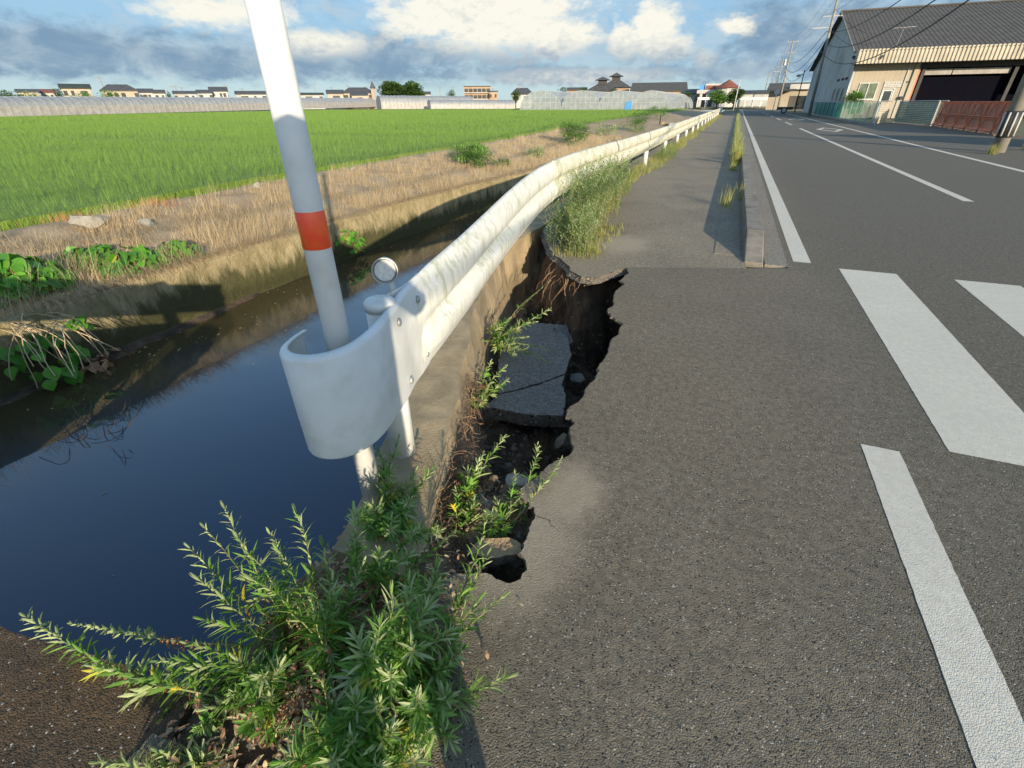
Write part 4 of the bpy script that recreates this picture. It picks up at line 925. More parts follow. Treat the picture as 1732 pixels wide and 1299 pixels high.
for lab, (px, py), nn in (('rusty patch of dry grass left of the big stone on the bank', (108, 372), 420), ('rusty patch of dry grass near the paddy edge on the bank', (268, 352), 420)):
    p = at(px, py, .05); P = np.stack([rng.normal(p.x, .22, nn), rng.normal(p.y, .16, nn), np.zeros(nn)], 1); P[:, 2] = [bank_z(a, b) for a, b, c in P]
    V, Q = blades(P, rng.uniform(.06, .16, nn), np.full(nn, .004), np.abs(rng.normal(.8, .4, nn)), rng.uniform(0, 6.28, nn), 2)
    tag(numesh('rusty_dry_grass', V, Q, M['strawred']), kind='stuff')
lm = MB(); leaf_pts = [(0, .0, 0), (.12, .30, .02), (.3, .46, .03), (.52, .44, .02), (.75, .26, 0), (1.0, 0, -.06)]
V = []
for x, wv, z in leaf_pts: V += [(x, wv, z + abs(wv) * .18), (x, 0, z), (x, -wv, z + abs(wv) * .18)]
lm.add(V, [(i * 3, i * 3 + 3, i * 3 + 4, i * 3 + 1) for i in range(5)] + [(i * 3 + 1, i * 3 + 4, i * 3 + 5, i * 3 + 2) for i in range(5)])
leafmesh = {}
for key in ('broad', 'weedyellow'):
    o_ = lm.build('leaf', M[key], smooth=True); leafmesh[key] = o_.data; bpy.data.objects.remove(o_)
def broadplant(label, centre, ext, n, size, seed, tilt=.7, stems=True):
    t = thing('leafy_plant', centre, label, 'plant', 'broad leaved plants on the canal bank'); rr = random.Random(seed); sb = MB(); C = Vector(centre)
    for k in range(n):
        a = rr.uniform(0, 6.28); rad = math.sqrt(rr.random()); dx, dy = math.cos(a) * rad * ext[0], math.sin(a) * rad * ext[1]; h = ext[2] * (1 - rad ** 2 * .8) * rr.uniform(.55, 1)
        x, y = C.x + dx, C.y + dy; xw = interp(XW, y)
        zb = bank_z(x, y) if x < xw - .2 else -.30 - (x - xw + .2) * .9
        o = bpy.data.objects.new('leaf', leafmesh['weedyellow' if rr.random() < .03 else 'broad']); col.objects.link(o); s = size * rr.uniform(.6, 1.15); o.scale = (s, s, s)
        o.parent = t; o.location = Vector((x, y, zb + h)) - C; ya = math.atan2(dy * .6 + rr.gauss(0, .1), dx + .12 + rr.gauss(0, .12))
        o.rotation_euler = (rr.gauss(0, .35), tilt * rr.uniform(.3, 1.3), ya)
        sb.tube([(x - dx * .25, y - dy * .25, zb), (x - dx * .05, y, zb + h * .6), (x, y, zb + h)], .0035, 4, False)
    s = sb.build('stems', M['stem'], t); s['kind'] = 'stuff'
    return t
broadplant('large dense broad leaved plant at the left edge of the bank', (-6.55, 2.25, -.1), (.36, .50, .36), 280, .155, 1)
broadplant('leafy plant with a yellow leaf running along the bank left of the pole', bankpt(235, 455), (.32, .36, .26), 150, .12, 2)
broadplant('leafy plant next to the large left plant, half in straw', bankpt(165, 452), (.30, .28, .20), 110, .115, 3)
broadplant('leafy plant at the right end of the left leaf row', bankpt(300, 438), (.26, .28, .22), 110, .105, 8)
broadplant('little bright leaved sprig on the wall top below the leaf row', (-5.85, 2.35, -.2), (.12, .18, .10), 24, .11, 4)
broadplant('dark leaved plant hanging low on the wall above the water', (-5.60, 1.85, -.5), (.20, .26, .20), 46, .13, 5, 1.1)
broadplant('ivy like patch just behind the marker pole', bankpt(580, 376), (.26, .34, .10), 90, .09, 6)
# withered leaves at the waterline
wl = thing('withered_plant', at(155, 605, -.8), 'clump of brown withered leaves hanging at the waterline on the left', 'plant')
rr = random.Random(9); mb = MB()
for _ in range(60):
    p = at(155 + rr.gauss(0, 22), 605 + rr.gauss(0, 10), -.78); leaf(mb, p, (rr.uniform(-1, 1), rr.uniform(-1, 1), rr.uniform(-.8, .4)), (0, 0, 1), rr.uniform(.06, .15), rr.uniform(.03, .08), rr.uniform(0, 2), 0, 3)
o_ = mb.build('leaves', M['weeddry'], wl); o_['kind'] = 'stuff'
mb = MB()      # long bleached runners at the left edge
for _ in range(26):
    p = at(rr.uniform(-20, 110), rr.uniform(530, 575), -.25); pts = [p.copy()]; d = Vector((rr.uniform(.2, 1), rr.uniform(-.5, .6), rr.uniform(.2, .8)))
    for _k in range(9): d = (d + Vector((rr.uniform(0, .12), rr.gauss(0, .15), -.28))).normalized(); p = p + d * rr.uniform(.05, .09); pts.append(p.copy())
    mb.tube(pts, .004, 4, False)
tag(mb.build('dry_runners', M['straw']), kind='stuff')
def bush(label, c, w_, h, n, seed, name='bush', m='bush', cat='bush', group='bushes on the canal bank', L=.10, W=.035):
    t = thing(name, c, label, cat, group); rr = random.Random(seed); mb = MB(); sb = MB(); C = Vector(c)
    lob = [(Vector((rr.uniform(-.5, .5) * w_, rr.uniform(-.5, .5) * w_, rr.uniform(.3, .75) * h)), rr.uniform(.28, .45)) for _ in range(7)]
    for l, s in lob: sb.tube([C, C + l * .5 + Vector((.02, 0, 0)), C + l], [.012, .009, .004], 4, False)
    for _ in range(n):
        l, s = rr.choice(lob); v = Vector((rr.gauss(0, 1), rr.gauss(0, 1), rr.gauss(0, 1))).normalized() * (rr.random() ** .4) * s
        p = C + l + Vector((v.x * w_, v.y * w_, v.z * h * .8)); p.z = max(p.z, C.z)
        leaf(mb, p, v.normalized() + Vector((0, 0, .3)), (rr.uniform(-.3, .3), rr.uniform(-.3, .3), 1), L * rr.uniform(.6, 1.2), W, .4, 0, 2)
    a = sb.build('stems', M['stem'], t); a['kind'] = 'stuff'; b_ = mb.build('leaves', M[m], t); b_['kind'] = 'stuff'; return t
bush('largest green bush on the straw bank beyond the guardrail curve', bankpt(812, 284), .95, .62, 2600, 1)
bush('small sprout right of the largest bank bush', bankpt(850, 283), .28, .22, 220, 2)
bush('second green bush along the bank, before the field corner', bankpt(972, 246), 1.05, .9, 2200, 3)
bush('sparse pale bush between two darker ones on the bank', bankpt(1026, 231), 1.0, .6, 900, 4, m='weedpale')
bush('third upright green bush along the bank', bankpt(1073, 222), 1.25, 1.2, 2400, 5)
bush('farthest round bush at the end of the paddy edge', bankpt(1113, 202), 1.7, 1.3, 2200, 6)
bush('low green weedy bush behind the guardrail top', bankpt(907, 268), .55, .35, 420, 7, m='weedpale')
# stones on the bank
def stone(px, py, s, seed, lab, sq=(1, .8, .7), m='grayrock'):
    p = bankpt(px, py); tag(rock(p + Vector((0, 0, s * .25)), s, seed, material=M[m], squash=sq), lab, 'stone')
stone(160, 385, .24, 31, 'big tilted concrete chunk on the bank above the left plants', (1.1, .6, .75))
stone(435, 318, .15, 32, 'flat grey stone at the paddy edge left of the pole', (1, .8, .5))
stone(252, 385, .14, 33, 'half buried stone on the straw bank')
stone(598, 288, .08, 34, 'small stone on the bare bank right of the pole'); stone(628, 281, .07, 35, 'second small stone on the bare bank right of the pole')
stone(1040, 214, .15, 36, 'pale stone between the bushes on the bank')

# ------------------------------------------------------------------ paddy
fld = MB(); ys = [-8, 0, 4, 8, 11, 16, 21, 30, 40, 58, 80, 100, 125]
for a, b in zip(ys[:-1], ys[1:]): fld.quad((-200, a, -.055), (interp(XF, a) - .6, a, -.055), (interp(XF, b) - .6, b, -.055), (-200, b, -.055))
fld.quad((-200, 125, -.055), (-10.5, 125, -.055), (-10.5, 190, -.055), (-200, 190, -.055))
tag(fld.build('paddy_ground', M['field']), kind='structure')
def inview(X, Y, Zv=.2, margin=40):
    dx, dy = X, Y; c, s = math.cos(YAW), math.sin(YAW); u = X * c + Y * s; fw = -X * s + Y * c; z = Zv - HC
    d = fw * math.cos(PITCH) - z * math.sin(PITCH); px = 866 + F * u / np.maximum(d, .01); return (d > .1) & (px > -margin) & (px < 1732 + margin)
def rice(x0, x1, y0, y1, sp, nb, hmin, hmax, wd, name, seg=2, nearx=0):
    gx = np.arange(x0, x1, sp); gy = np.arange(y0, y1, sp); X, Y = np.meshgrid(gx, gy); X = X.ravel() + rng.normal(0, sp * .18, X.size); Y = Y.ravel() + rng.normal(0, sp * .18, Y.size)
    xf = np.interp(Y, [a for a, b in XF], [b for a, b in XF]); e = xf - .12 - X; k = inview(X, Y) & (e > rng.random(X.size) * .25)
    X, Y, e = X[k], Y[k], e[k]
    hn = np.array([mnoise.noise(Vector((a * .10, b * .35, 0))) + .6 * mnoise.noise(Vector((a * .5, b * .9, 4))) for a, b in zip(X, Y)])
    H = (rng.uniform(hmin, hmax, X.size) + hn * .09) * np.clip(.45 + e * .8, .4, 1)
    P = np.stack([X, Y, np.full(X.size, -.055)], 1); P = np.repeat(P, nb, 0); H = np.repeat(H, nb) * rng.uniform(.8, 1.08, X.size * nb); n = len(P); P[:, :2] += rng.normal(0, sp * .14, (n, 2))
    V, Q = blades(P, H, rng.uniform(.7, 1.2, n) * wd, np.abs(rng.normal(.28, .16, n)), rng.normal(.9, 1.4, n), seg)
    tag(numesh(name, V, Q, M['rice']), kind='stuff'); return n
rice(-26, -8, -1, 25, .17, 13, .28, .40, .0058, 'rice_plants', 2)
rice(-60, -8.4, 22.5, 64, .32, 15, .33, .41, .012, 'rice_plants'); rice(-62, -25, 2, 24, .29, 13, .33, .41, .011, 'rice_plants')
rice(-112, -8.4, 62, 128, .75, 14, .36, .44, .032, 'rice_plants'); rice(-104, -60, 10, 62, .65, 14, .36, .44, .028, 'rice_plants')
# dense lower canopy that the tips stand in
mb = MB()
for a, b in zip(ys[:-1], ys[1:]):
    zc = .13; xa, xb = interp(XF, a) - .75, interp(XF, b) - .75
    mb.add([(-115, a, zc), (xa, a, zc), (xb, b, zc), (-115, b, zc), (xa, a, -.05), (xb, b, -.05)], [(0, 1, 2, 3), (1, 4, 5, 2)])
M['canopy'] = mat('rice canopy', (.17, .27, .035), (.12, .20, .025), .8, 1.2, 8, 1.0, 14, .10)
tag(mb.build('rice_canopy', M['canopy']), kind='stuff')

# ------------------------------------------------------------------ far scenery: materials
M['roofgrey'] = mat('grey metal roof', (.10, .092, .078), (.075, .07, .06), .85, 1.2, 5, spec=.4)
M['rooftile'] = mat('dark tiled roof', (.085, .085, .085), (.06, .06, .06), .7, .8, 5, .6, 6, .05)
M['roofgreen'] = mat('dark green roof', (.05, .065, .04), (.035, .04, .03), .7, .8, 5)
M['roofred'] = mat('red brown tiles', (.24, .09, .06), (.17, .06, .04), .7, 1.5, 5)
M['wallgrey'] = mat('grey white siding', (.46, .47, .44), (.40, .41, .39), .8, .5, 5, dirt=(.28, .27, .24), dscale=.25, damt=.6)
M['wallcream'] = mat('cream siding', (.42, .365, .285), (.36, .315, .245), .8, .6, 6, dirt=(.34, .29, .20), dscale=.4, damt=.5)
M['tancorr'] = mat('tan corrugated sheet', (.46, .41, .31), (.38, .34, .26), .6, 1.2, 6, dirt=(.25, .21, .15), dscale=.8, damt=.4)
M['housewall'] = mat('pale house wall', (.46, .39, .31), (.40, .35, .28), .85, .4, 4)
M['housewhite'] = mat('white house wall', (.50, .49, .455), (.42, .41, .385), .85, .4, 4)
M['brick'] = mat('tan apartment wall', (.40, .28, .18), (.32, .22, .15), .85, .5, 5)
M['glass'] = mat('dark window glass', (.03, .035, .04), (.05, .06, .06), .08, 1, 3, spec=.8)
M['glassg'] = mat('curtained window glass', (.16, .20, .13), (.10, .12, .08), .12, 2, 3, spec=.8)
M['alu'] = mat('white window frame', (.58, .60, .58), (.50, .52, .50), .5)
M['navy'] = mat('dark navy tarpaulin', (.0035, .004, .009), (.005, .0045, .008), .95, 1, 5, spec=.05)  # near-black: the darkness of the open bay put into the colour
M['rust'] = mat('red oxide gate paint', (.62, .17, .07), (.52, .14, .06), .65, 3, 6, dirt=(.20, .10, .05), dscale=2, damt=.5)
M['rustd'] = mat('dark red gate sheet', (.48, .18, .10), (.54, .22, .13), .75, 1.5, 6, dirt=(.14, .07, .04), dscale=1, damt=.5)
M['poleconc'] = mat('pole concrete', (.30, .28, .235), (.24, .225, .19), .85, 2, 6, dirt=(.15, .14, .12), dscale=.8, damt=.5)
M['wire'] = mat('black cable', (.012, .012, .014), rough=.6)
M['bluesheet'] = mat('blue plastic sheet', (.10, .32, .62), (.08, .26, .52), .5)
def film(name, c, a, rough=.35):
    m = bpy.data.materials.new(name); m.use_nodes = True; nt = NT(m.node_tree); out = nt.node('ShaderNodeOutputMaterial'); v = nt.node('ShaderNodeTexCoord').outputs['Object']
    cc = nt.mix(nt.mr(nt.noise(v, 1.3, 6, .65), .35, .7), c, tuple(x * .72 for x in c))
    p = principled(nt, Base_Color=cc, Roughness=rough, Specular_IOR_Level=.5); t = nt.node('ShaderNodeBsdfTransparent'); tl = nt.node('ShaderNodeBsdfTranslucent', {'Color': cc})
    m1 = nt.node('ShaderNodeMixShader', {0: .35, 1: p.outputs[0], 2: tl.outputs[0]}); m2 = nt.node('ShaderNodeMixShader', {0: a, 1: t.outputs[0], 2: m1.outputs[0]})
    nt.l.new(m2.outputs[0], out.inputs[0]); return m
M['film'] = film('greenhouse film', (.50, .52, .53), .82); M['filmlow'] = film('dusty greenhouse side film', (.62, .58, .54), .90); M['filmr'] = film('clear greenhouse film', (.60, .64, .64), .62)
M['net'] = film('green fence netting', (.03, .30, .24), .72, .6)
M['netpale'] = film('faded pale green fence netting', (.20, .40, .26), .70, .6)

# ------------------------------------------------------------------ greenhouses
def tunnel(label, p0, p1, width, height, nhoop, name='greenhouse', mats=None, endwall=True, group=None, z0=-.1, z1=-.1, shoulder=.45, door=None):
    """polytunnel from p0 to p1 (2-D), arched section; parts: film, hoops, end walls"""
    a, b = Vector(p0), Vector(p1); ax = (b - a).normalized(); s = Vector((ax.y, -ax.x)); t = thing(name, (a.x, a.y, z0), label, 'greenhouse', group)
    def sec(n=12, w_=width / 2, h=height):
        pts = [(w_, 0), (w_, h * shoulder)]; pts += [(w_ * math.cos(math.pi * k / n), h * shoulder + h * (1 - shoulder) * math.sin(math.pi * k / n) ** 1.0) for k in range(1, n)]; return pts + [(-w_, h * shoulder), (-w_, 0)]
    S = sec(); L = (b - a).length
    def pt(d, u, z, k=1.0): q = a + ax * d + s * u * k; return (q.x, q.y, z0 + (z1 - z0) * d / L + z * k)
    lo = [0, 1, len(S) - 2, len(S) - 1]
    nseg = max(2, nhoop); F1 = MB(); F2 = MB(); F3 = MB()
    for i in range(nseg):
        d0, d1 = L * i / nseg, L * (i + 1) / nseg; dm = (d0 + d1) / 2
        for j in range(len(S) - 1):
            tgt = F2 if j == 0 else (F3 if j == len(S) - 2 else F1)
            tgt.add([pt(d0, *S[j]), pt(dm, *S[j], .988), pt(dm, *S[j + 1], .988), pt(d0, *S[j + 1])], [(0, 1, 2, 3)]); tgt.add([pt(dm, *S[j], .988), pt(d1, *S[j]), pt(d1, *S[j + 1]), pt(dm, *S[j + 1], .988)], [(0, 1, 2, 3)])
    F1.build('roof_film', (mats or (M['film'], M['filmlow']))[0], t); F2.build('side_film', (mats or (M['film'], M['filmlow']))[1], t); F3.build('side_film', (mats or (M['film'], M['filmlow']))[1], t)
    H = MB()
    for i in range(nseg + 1): H.tube([pt(L * i / nseg, *q, 1.004) for q in S], .02 if endwall else .014, 4, False)
    for u, z in ((width / 2, height * shoulder), (-width / 2, height * shoulder), (0, height * .985)): H.tube([pt(0, u, z, 1.004), pt(L, u, z, 1.004)], .03, 4, False)
    o = H.build('hoops', M['alu'], t); o['kind'] = 'stuff'
    for d, sg in ((-.02, -1), (L + .02, 1)):
        E_ = MB().add([pt(d, *q) for q in S], [tuple(range(len(S)))]); E_.build('end_wall', (mats or (M['film'], M['filmlow']))[0], t)
    if endwall:
        for k in range(1, 8):
            u = -width / 2 + width * k / 8; zt = height * (shoulder + (1 - shoulder) * math.sqrt(max(0, 1 - (2 * u / width) ** 2))) * .97
            MB().tube([pt(-.06, u, 0), pt(-.06, u, zt)], .028, 4, False).build('end_bar', M['alu'], t)
        MB().tube([pt(-.06, -width / 2, height * .42), pt(-.06, width / 2, height * .42)], .028, 4, False).build('end_bar', M['alu'], t)
        MB().tube([pt(-.06, -width / 2 * .9, height * .68), pt(-.06, width / 2 * .9, height * .68)], .022, 4, False).build('end_bar', M['alu'], t)
    if door:
        u0, u1 = door; V = [pt(-.12, u0, .05), pt(-.12, u1, .05), pt(-.12, u1, 1.75), pt(-.12, u0, 1.75)]; V += [pt(-.06, u0, .05), pt(-.06, u1, .05), pt(-.06, u1, 1.75), pt(-.06, u0, 1.75)]
        MB().add(V, [(0, 1, 2, 3), (7, 6, 5, 4), (0, 4, 5, 1), (1, 5, 6, 2), (2, 6, 7, 3), (3, 7, 4, 0)]).build('door', M['bluesheet'], t)
    return t
tunnel('very long low plastic greenhouse stretching along the far side of the paddy at the left', (-112, 8), (-136, 182), 6.5, 3.0, 116, endwall=False, z0=-.1, z1=.75, shoulder=.5)
g1, g2 = atR(640, 170, 168), atR(795, 170, 176); tunnel('pale long greenhouse far behind the paddy below the big round trees', (g1.x, g1.y), (g2.x, g2.y), 7, 3.5, 26, z0=.3, z1=.1, endwall=False)
g1, g2 = atR(725, 170, 160), atR(866, 170, 166); tunnel('lower pale greenhouse on the horizon right of the dark field shrub', (g1.x, g1.y), (g2.x, g2.y), 6, 2.3, 22, z0=.3, z1=.1, endwall=False)
rg = [(878, 950), (948, 1016), (1010, 1078), (1066, 1132)]
lab = ['leftmost of the four round ended greenhouses beyond the paddy', 'second from left of the four round ended greenhouses, very cloudy film', 'greenhouse with a blue sheet door, third of the four round ended ones', 'rightmost of the four round ended greenhouses, its long side along the canal']
for (a, b), l, dr in zip(rg, lab, (None, None, (1.6, 3.0), None)):
    Yg = 112; A, B = atY(a, 184, Yg), atY(b, 184, Yg); c = (A.x + B.x) / 2; wd = (B.x - A.x) * .96; hgt = atY((a + b) / 2, 153, Yg).z + .1
    tunnel(l, (c, Yg), (c + .5, Yg + 56), wd, hgt, 24, mats=(M['filmr'], M['filmr']), group='round ended greenhouses', door=dr, shoulder=.16)

# ------------------------------------------------------------------ houses, trees and poles on the horizon
def frame(pl, pr, Rr):
    a, b = atR(pl, 170, Rr), atR(pr, 170, Rr); a.z = b.z = 0; ax = (b - a); return a, ax.normalized(), ax.length
def hz(px, py, Rr): return atR(px, py, Rr).z
def house(label, pl, pr, py_eave, py_ridge, Rr, wall='housewall', roof='rooftile', kind='gable', depth=9, windows=3, cat='house', inset=.0, name='house', over=.5):
    a, ax, L = frame(pl, pr, Rr); n = Vector((-ax.y, ax.x, 0)); n = n if n.dot(a) > 0 else -n; ze, zr = hz((pl + pr) / 2, py_eave, Rr), hz((pl + pr) / 2, py_ridge, Rr)
    t = thing(name, a, label, cat); P = lambda u, d, z: tuple(a + ax * u + n * d + Vector((0, 0, z)))
    MB().add([P(0, 0, -.3), P(L, 0, -.3), P(L, depth, -.3), P(0, depth, -.3), P(0, 0, ze), P(L, 0, ze), P(L, depth, ze), P(0, depth, ze)] + ([P(0, depth / 2, zr - .1), P(L, depth / 2, zr - .1)] if kind == 'gable' else []),
        [(0, 1, 5, 4), (1, 2, 6, 5), (2, 3, 7, 6), (3, 0, 4, 7)] + ([(4, 8, 7), (5, 6, 9)] if kind == 'gable' else [(4, 5, 6, 7)])).build('wall', M[wall], t)
    r = MB(); o = over; i0 = inset * L
    if kind == 'gable' or kind == 'hip':
        i = -o if kind == 'gable' else max(i0, L * .22)
        V = [P(-o, -o, ze - .12), P(L + o, -o, ze - .12), P(L + o, depth + o, ze - .12), P(-o, depth + o, ze - .12), P(i, depth / 2, zr), P(L - i, depth / 2, zr)]
        Vt = [(x, y, z + .16) for x, y, z in V]
        r.add(V + Vt, [(0, 4, 5, 1), (2, 5, 4, 3), (6, 7, 11, 10), (8, 9, 10, 11), (0, 1, 7, 6), (2, 3, 9, 8)] + ([(1, 2, 8, 7), (3, 0, 6, 9), (1, 5, 2), (0, 3, 4), (7, 8, 11), (9, 6, 10)] if kind == 'hip' else [(1, 5, 11, 7), (5, 2, 8, 11), (0, 6, 10, 4), (4, 10, 9, 3)]))
    else:
        V = [P(-.2, -.2, zr), P(L + .2, -.2, zr), P(L + .2, depth + .2, zr), P(-.2, depth + .2, zr)]; V += [(x, y, z + .25) for x, y, z in V]
        r.add(V, [(0, 3, 2, 1), (4, 5, 6, 7), (0, 1, 5, 4), (1, 2, 6, 5), (2, 3, 7, 6), (3, 0, 4, 7)])
    r.build('roof', M[roof], t)
    for k in range(windows):
        u = L * (k + .5 + .3 * math.sin(pl * 7.1 + k * 2.3)) / windows; w2 = min(1.0, L / windows * .28) * (.6 + .4 * abs(math.sin(pl + k * 1.7))); zb = max(.6, ze - 2.0); zt_ = ze - .7
        if zt_ <= zb: continue
        MB().add([P(u - w2, -.04, zb), P(u + w2, -.04, zb), P(u + w2, -.04, zt_), P(u - w2, -.04, zt_), P(u - w2, .02, zb), P(u + w2, .02, zb), P(u + w2, .02, zt_), P(u - w2, .02, zt_)],
                 [(0, 1, 2, 3), (0, 4, 5, 1), (1, 5, 6, 2), (2, 6, 7, 3), (3, 7, 4, 0)]).build('window', M['glass'], t)
    return t, P, L, ze, zr
house('cream house with a dark ridge roof above the left end of the long greenhouse', 112, 160, 149, 142, 215, 'housewall', 'roofgreen', windows=4)
house('low small roof in the trees left of the cream house', 74, 98, 156, 151, 230, 'housewhite', 'roofred', windows=2)
house('dark low roof at the far left of the horizon', 36, 70, 155, 151, 225, 'housewall', 'rooftile', windows=2)
house('big dark hipped farmhouse roof right of the cream house', 178, 238, 153, 143, 220, 'wallcream', 'rooftile', 'hip', windows=4)
house('small white walled house right of the big hipped roof', 240, 263, 156, 150, 235, 'housewhite', 'rooftile', windows=2)
house('white gabled cottage with a grey roof next to the small white walled house', 262, 282, 157, 152, 228, 'housewhite', 'roofgrey', windows=2)
house('low dark roof under the leaning poles left of the marker pole', 298, 334, 158, 154, 240, 'wallgrey', 'rooftile', windows=3)
house('two storey pale house with a round topped roof left of the marker pole', 360, 388, 154, 147, 245, 'housewhite', 'rooftile', windows=3)
house('dark house beside the round topped one', 338, 362, 157, 152, 242, 'wallgrey', 'rooftile', windows=2)
house('long dark flat roofed shed just left of the marker pole', 402, 452, 159, 154, 250, 'wallgrey', 'rooftile', windows=4)
house('low dark shed just right of the marker pole', 500, 548, 160, 157, 255, 'wallgrey', 'roofgreen', windows=4)
house('pale gabled house with a wide dark roof beside the belfry', 556, 582, 158, 152, 216, 'housewall', 'rooftile', windows=2)
house('broad dark hipped hall under the belfry', 582, 634, 157, 148, 225, 'housewall', 'rooftile', 'hip', windows=3)
house('small gable in front of the broad dark hipped hall', 596, 622, 161, 155, 218, 'housewall', 'rooftile', windows=1)
house('small grey roofed house right of the big round trees', 716, 728, 159, 155, 260, 'housewhite', 'roofgrey', windows=1)
house('dark temple like farmhouse at the left edge of the round greenhouses', 866, 900, 159, 149, 196, 'wallgrey', 'rooftile', 'hip', windows=2)
# belfry
tz = hz(632, 149, 222); c = atR(632, 160, 222); bt = thing('belfry', (c.x, c.y, 0), 'small pointed bell tower rising between the hall and the big trees', 'tower')
MB().box(c.x - .6, c.y - .6, 0, c.x + .6, c.y + .6, tz).build('wall', M['housewall'], bt); MB().lathe([(1.15, tz - .05), (1.1, tz + .1), (.05, hz(632, 137, 222))], 8, (c.x, c.y, 0)).build('roof', M['rooftile'], bt)
# apartment block
t, P, L, ze, zr = house('three storey brown apartment block on the horizon', 786, 830, 147, 146.5, 240, 'brick', 'rooftile', 'flat', depth=14, windows=0, cat='building', name='apartment_block')
for fl in range(3):
    zf = ze * (.08 + fl * .31)
    for k in range(6):
        u = L * (k + .5) / 6; MB().add([P(u - .8, -.05, zf + .4), P(u + .8, -.05, zf + .4), P(u + .8, -.05, zf + 1.7), P(u - .8, -.05, zf + 1.7)], [(0, 1, 2, 3)]).build('window', M['glass'], t)
    MB().add([P(-.1, -1.0, zf), P(L + .1, -1.0, zf), P(L + .1, 0, zf), P(-.1, 0, zf), P(-.1, -1.0, zf + .25), P(L + .1, -1.0, zf + .25), P(L + .1, 0, zf + .25), P(-.1, 0, zf + .25)], [(0, 1, 5, 4), (4, 5, 6, 7), (0, 3, 2, 1), (1, 2, 6, 5), (3, 0, 4, 7)]).build('balcony', M['housewhite'], t)
house('lower brown wing of the apartment block', 828, 842, 156, 154.5, 238, 'brick', 'rooftile', 'flat', depth=10, windows=2)
# group of big dark tiled roofs with lanterns
def pyramid(label, px0, px1, pye, pyt, Rr, lant):
    a, ax, L = frame(px0, px1, Rr); n = Vector((-ax.y, ax.x, 0)); n = n if n.dot(a) > 0 else -n; ze, zt = hz((px0 + px1) / 2, pye, Rr), hz((px0 + px1) / 2, pyt, Rr)
    t = thing('hall', a, label, 'hall', 'halls with lantern roofs'); P = lambda u, d, z: tuple(a + ax * u + n * d + Vector((0, 0, z)))
    MB().add([P(.8, .8, 0), P(L - .8, .8, 0), P(L - .8, L - .8, 0), P(.8, L - .8, 0), P(.8, .8, ze + .3), P(L - .8, .8, ze + .3), P(L - .8, L - .8, ze + .3), P(.8, L - .8, ze + .3)], [(0, 1, 5, 4), (1, 2, 6, 5), (2, 3, 7, 6), (3, 0, 4, 7)]).build('wall', M['brick'], t)
    MB().add([P(0, 0, ze), P(L, 0, ze), P(L, L, ze), P(0, L, ze), P(L / 2, L / 2, zt)], [(0, 1, 4), (1, 2, 4), (2, 3, 4), (3, 0, 4), (0, 3, 2, 1)]).build('roof', M['rooftile'], t)
    q = L * .13; zl = ze + (zt - ze) * .74; z2 = zt + lant * .2
    l = MB().add([P(L / 2 - q, L / 2 - q, zl), P(L / 2 + q, L / 2 - q, zl), P(L / 2 + q, L / 2 + q, zl), P(L / 2 - q, L / 2 + q, zl), P(L / 2 - q, L / 2 - q, z2), P(L / 2 + q, L / 2 - q, z2), P(L / 2 + q, L / 2 + q, z2), P(L / 2 - q, L / 2 + q, z2)], [(0, 1, 5, 4), (1, 2, 6, 5), (2, 3, 7, 6), (3, 0, 4, 7)]).build('lantern', M['dark'], t)
    q *= 1.7; MB().add([P(L / 2 - q, L / 2 - q, z2), P(L / 2 + q, L / 2 - q, z2), P(L / 2 + q, L / 2 + q, z2), P(L / 2 - q, L / 2 + q, z2), P(L / 2, L / 2, z2 + lant)], [(0, 1, 4), (1, 2, 4), (2, 3, 4), (3, 0, 4), (0, 3, 2, 1)]).build('lantern_roof', M['rooftile'], l)
pyramid('nearer dark pyramid roofed hall with a small lantern on top', 988, 1046, 154, 136, 190, 1.1); pyramid('taller dark pyramid roofed hall with a lantern, behind and to the right', 1012, 1066, 148, 130, 205, 1.3)
house('low tan building left of the dark pyramid roofs', 960, 990, 152, 148, 200, 'brick', 'roofgrey', windows=3)
t, P, L, ze, zr = house('big dark grey roofed hall behind the round greenhouses', 1066, 1158, 154, 138, 185, 'brick', 'roofgrey', 'gable', depth=26, windows=0, cat='hall', name='hall')
house('dark blue roofed low house right of the big grey hall', 1152, 1182, 158, 151, 175, 'wallgrey', 'rooftile', windows=2)
# white building with a red tiled band and a conical roof
Rw = 168; a, ax, L = frame(1180, 1232, Rw); n = Vector((-ax.y, ax.x, 0)); n = n if n.dot(a) > 0 else -n; P = lambda u, d, z: tuple(a + ax * u + n * d + Vector((0, 0, z)))
wb = thing('white_building', a, 'white building with a red tiled band and brown conical roof at the road end', 'building')
zt = hz(1205, 141, Rw); zm = hz(1205, 158, Rw)
def pb(u0, u1, d0, d1, z0, z1, m, nm, par=wb):
    V = [P(u0, d0, z0), P(u1, d0, z0), P(u1, d1, z0), P(u0, d1, z0), P(u0, d0, z1), P(u1, d0, z1), P(u1, d1, z1), P(u0, d1, z1)]
    return MB().add(V, [(0, 3, 2, 1), (4, 5, 6, 7), (0, 1, 5, 4), (1, 2, 6, 5), (2, 3, 7, 6), (3, 0, 4, 7)]).build(nm, M[m], par)
pb(0, L, 2, 12, -.2, zm, 'wallgrey', 'ground_floor'); pb(-.6, L + .4, -.2, 12.2, zm, zm + .9, 'housewhite', 'balcony'); pb(L * .18, L * .92, 2.5, 11, zm + .92, zt, 'housewhite', 'upper_wall')
pb(-.1, L * .15, 3, 11, zm + .92, zt - .3, 'bluesheet', 'stair_tower')
V = [P(L * .2, 2.2, zt - 1.5), P(L * .75, 2.2, zt - 1.5), P(L * .75, 2.48, zt - .5), P(L * .2, 2.48, zt - .5)]; MB().add(V + [(x, y, z + .08) for x, y, z in V], [(0, 1, 2, 3), (4, 5, 6, 7), (0, 1, 5, 4)]).build('tile_band', M['roofred'], wb)
